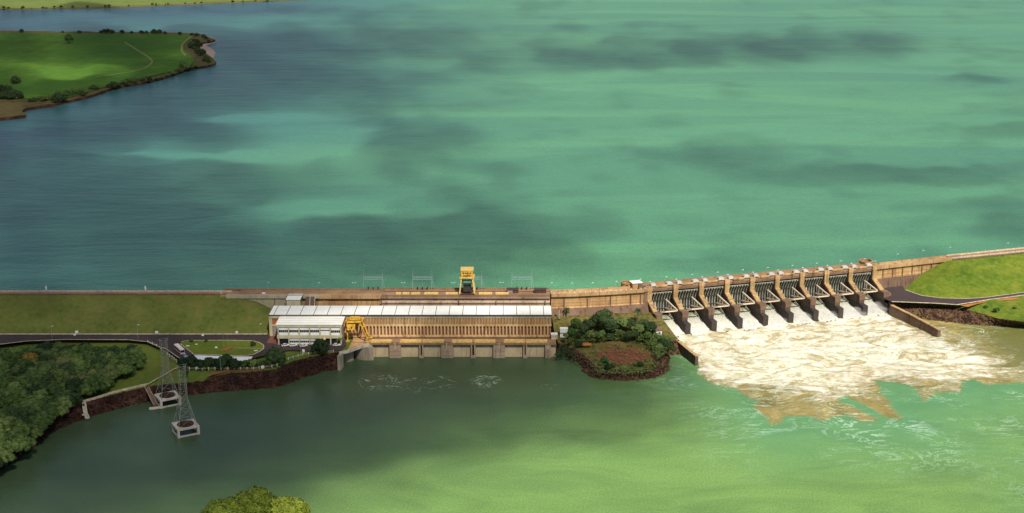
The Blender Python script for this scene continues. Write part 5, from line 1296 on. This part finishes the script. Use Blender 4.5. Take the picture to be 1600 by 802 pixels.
undergrowth('undergrowth', [(925, 540), (1005, 538), (1022, 552), (1015, 570), (940, 572), (925, 556)], 6.0, 130, 1.3, .4, 'leaf_p', 'scattered dusty tufts over the red clearing of the island', 12)
undergrowth('undergrowth', [(376, 570), (412, 566), (415, 575), (378, 577)], 8.3, 450, 2.0, .4, 'leaf', 'scrubby plants right of the dark hedge', 11)
bd = thing('boulder', 'large flat tan boulder among shrubs on the left of the wooded island', 'boulder', P(915.5, 539, 7))
mb = MB(); 
vs = []; 
for j, (rr, z) in enumerate([(2.3, -.3), (2.6, .5), (1.8, 1.0)]):
    for k in range(9): vs.append((rr * 1.4 * math.cos(.698 * k) * (1 + .1 * math.sin(k * 5)), rr * .8 * math.sin(.698 * k), z + .1 * math.sin(k * 3)))
mb.add(vs, [(i * 9 + k, i * 9 + (k + 1) % 9, (i + 1) * 9 + (k + 1) % 9, (i + 1) * 9 + k) for i in range(2) for k in range(9)] + [tuple(range(18, 27))]); mb.build('stone', M['ochre'], bd)
# peninsula trees
ZP = ZR + 2.6
tree('lone_tree', K[3], 'leaf', P(108.5, 68.5, ZP), 1.35, 'lone spreading tree in the open green field on the peninsula', sz=1.5)
tree('round_tree', KR[2], 'leaf_d', P(25, 131.5, ZP), 1.35, 'dark round tree at the lower left of the peninsula field', sz=1.2)
ON = ['first', 'second', 'third', 'fourth', 'fifth', 'sixth', 'seventh', 'eighth', 'ninth', 'tenth', 'eleventh', 'twelfth', 'thirteenth', 'fourteenth', 'fifteenth', 'sixteenth', 'seventeenth', 'eighteenth', 'nineteenth']
ON = ON + ['twentieth'] + ['twenty-' + o for o in ON[:9]] + ['thirtieth'] + ['thirty-' + o for o in ON[:9]] + ['fortieth'] + ['forty-' + o for o in ON[:9]]
def row(lst, lb, gr, mat='leaf_d'):
    lst = sorted(lst)
    for i, (px, py, s_) in enumerate(lst): tree('shore_tree', K[i % 5], mat, P(px, py, ZP - .5), s_, lb + ', ' + ON[i] + ' from the left', gr)
row([(3, 149, 1.3), (9, 150, 1.4), (16, 151, 1.3), (23, 151, 1.4), (29, 152, 1.2), (2, 141, 1.0), (12, 143, 1.1), (33, 155, .8), (6, 155, 1.1), (18, 156, 1.1)], 'dark tree in the clump at the left edge of the peninsula', 'clump at the left edge of the peninsula')
row([(158, 53, .7), (163, 53, .9), (169, 53, 1.1), (175, 53, .9), (191, 53, .8), (221, 53.4, .9), (229, 53.6, .7), (241, 53.8, 1.1), (249, 54, 1.0), (34, 51.8, .8), (98, 52, .5), (124, 52.3, .7), (206, 53, .6), (258, 54.4, .7), (281, 55.4, .8)], 'dark bush on the far shore line of the peninsula', 'bushes on the far edge of the peninsula')
row([(301, 74, 1.3), (306, 72, 1.5), (311, 75, 1.1), (298, 76, 1.0), (304, 79, .9), (313, 88, 1.3), (317, 86, 1.0), (308, 84, .9), (323, 95, 1.0), (320, 97, .8), (326, 99, .7), (318, 60, .8), (308, 57.5, .9), (300, 56, .7), (322, 62, .6), (326, 66, .6)], 'dark tree at the rocky tip of the peninsula', 'trees at the tip of the peninsula')
row([(287, 106, 1.2), (292, 110, 1.1), (296, 107, .9), (300, 108, .9), (305, 106, .8), (280, 113, .7), (270, 117, .7)], 'grey-green tree on the near shore close to the peninsula tip', 'trees on the near shore of the peninsula', 'leaf')
rnd = random.Random(3); l = []
for k in range(46):
    t = rnd.random(); px = 265 - 225 * t; py = 119 + (160 - 119) * (t * 1.05) ** .95 + rnd.uniform(-2.5, 2.0); l.append((px, py, rnd.uniform(.35, .75) + .35 * t * rnd.random()))
row(l, 'low bush on the near shore of the peninsula', 'bushes along the near shore of the peninsula', 'leaf')
row([(92, 160, 1.3), (86, 161, 1.0), (100, 159, .9), (130, 151, .9), (178, 138, 1.0), (185, 136, .8), (234, 128, .7)], 'larger dark bush on the near shore of the peninsula', 'larger bushes along the near shore of the peninsula')
l = []
for k in range(40):
    px = (k // 3) * 33 + rnd.gauss(0, 13) + 5; l.append((px, 14.6 - 12 * max(0, (px - 60)) / 380 + rnd.uniform(-1.2, .2), rnd.uniform(.2, .8) ** 1.3))
row(l, 'small dark tree on the distant far shore', 'trees on the distant far shore')
# right bank bushes
for px, py, s_, lb, mt in [(1557, 488, .9, 'bright bush on the pale grass above the right rocky bank', 'leaf_b'), (1540, 482, .6, 'second smaller bush on the grass above the right rocky bank', 'leaf_b'), (1585, 484, .6, 'low dark bush under the ochre verge at far right', 'leaf')]:
    tree('shrub', KS[1], mt, P(px, py, 6.6), s_, lb, cat='shrub')

# the big tree crowns at the foot of the picture
KB = [(s, 16, 9, 1, 60, 330, .40) for s in (41, 42, 43)]
for k_, px, top, sz_, rz_, wtxt in ((0, 396, 775, 1.25, 0, 'tallest olive-green tree crown at the bottom edge of the picture'), (1, 350, 790, 1.15, 1, 'olive-green tree crown at the bottom edge, left of the tallest one'), (2, 448, 788, 1.15, 2, 'olive-green tree crown at the bottom edge, right of the tallest one')):
    p = P(px, top, 14.5 - k_ * .4); tree('big_tree', KB[k_], 'leaf_g', Vector((p.x, p.y, p.z - 9.6 * sz_)), sz_, wtxt, sz=1.15, rz=rz_)

# spray hanging between the last piers: small closed puffs of fine droplets
m = bpy.data.materials.new('fine_spray'); m.use_nodes = True; n = m.node_tree; n.nodes.clear()
o_ = n.nodes.new('ShaderNodeOutputMaterial'); vs_ = n.nodes.new('ShaderNodeVolumeScatter'); vs_.inputs['Color'].default_value = (.95, .95, .93, 1); vs_.inputs['Density'].default_value = .075
n.links.new(vs_.outputs[0], o_.inputs['Volume'])
V = []; Fc = []
for k, sc_ in ((3, .6), (4, .7), (5, .9), (6, .9), (7, 1.15), (8, 1.2)):
    c = A0 + AX * (BAY * (k + .55)) + DN * 18; b0 = len(V); nu, nv = 18, 10
    for j in range(nv + 1):
        for i in range(nu):
            a = 6.2832 * i / nu; e = math.pi * (j / nv - .5); d = Vector((math.cos(a) * math.cos(e), math.sin(a) * math.cos(e), math.sin(e)))
            r = 1 + .55 * noise.noise(d * 1.9 + Vector((k * 7, 0, 0)))
            V.append(tuple(Vector((c.x, c.y, 1.5)) + Vector((d.x * 7 * sc_, d.y * 7 * sc_, d.z * 3.6 * sc_)) * r))
    for j in range(nv):
        for i in range(nu): Fc.append((b0 + j * nu + i, b0 + j * nu + (i + 1) % nu, b0 + (j + 1) * nu + (i + 1) % nu, b0 + (j + 1) * nu + i))
me = bpy.data.meshes.new('spray'); me.from_pydata(V, [], Fc); me.update()
tag(link_mesh('spray', me, m), 'fine white spray drifting over the foam at the spillway outlets', 'spray', kind='stuff')

# every repeated label in the wood gets its place counted from the left
dup_ = {}
for o in bpy.data.objects:
    if o.parent is None and 'label' in o and o.name.startswith(('broadleaf_tree',)): dup_.setdefault(o['label'], []).append(o)
for lb, l in dup_.items():
    if 1 < len(l) <= len(ON):
        for k, o in enumerate(sorted(l, key=lambda q: q.location.x / q.location.y)): o['label'] = lb + ', ' + ON[k] + ' from left'

def boulders(name, top, bot, n_, smax, mat, label, seed):
    rnd = random.Random(seed); A = resample(top, 200); B = resample(bot, 200); mb = MB()
    for _ in range(n_):
        i = rnd.randrange(200); p = A[i].lerp(B[i], rnd.uniform(.02, 1.0)) + Vector((rnd.uniform(-1.5, 1.5), rnd.uniform(-.5, .3), rnd.uniform(.1, .5))); r = smax * (.25 + .75 * rnd.random() ** 3)
        vs = []
        for j, (rr, z) in enumerate(((.7, -.6), (1, 0), (.6, .6))):
            for k in range(5): a = 1.2566 * k + j * .5; q = rr * r * rnd.uniform(.7, 1.15); vs.append(p + Vector((q * math.cos(a), q * math.sin(a), z * r * rnd.uniform(.7, 1.1))))
        mb.add(vs, [(j * 5 + k, j * 5 + (k + 1) % 5, (j + 1) * 5 + (k + 1) % 5, (j + 1) * 5 + k) for j in range(2) for k in range(5)] + [(10, 11, 12, 13, 14)])
    me = bpy.data.meshes.new(name); me.from_pydata(mb.v, [], mb.f); me.update(); tag(link_mesh(name, me, M[mat]), label, 'rubble', kind='stuff')
M['stones'] = ground_mat('loose_stones', [(.36, (.02, .011, .009)), (.48, (.07, .035, .024)), (.60, (.18, .11, .075)), (.70, (.32, .24, .17))], .4, 1.4, .3)
M['stones_d'] = ground_mat('dark_loose_stones', [(.38, (.010, .006, .005)), (.50, (.04, .018, .013)), (.62, (.09, .045, .032)), (.72, (.22, .15, .11))], .4, 1.4, .3)
boulders('loose_rocks', bank_top, bank_bot, 2600, .9, 'stones_d', 'loose dark rocks strewn down the left river bank', 31)
boulders('loose_rocks', isl_t, isl_b, 1300, .95, 'stones', 'loose brown rocks around the rim of the wooded island', 32)
boulders('loose_rocks', rb_t, rb_b, 1100, .9, 'stones', 'loose brown rocks down the right river bank', 33)
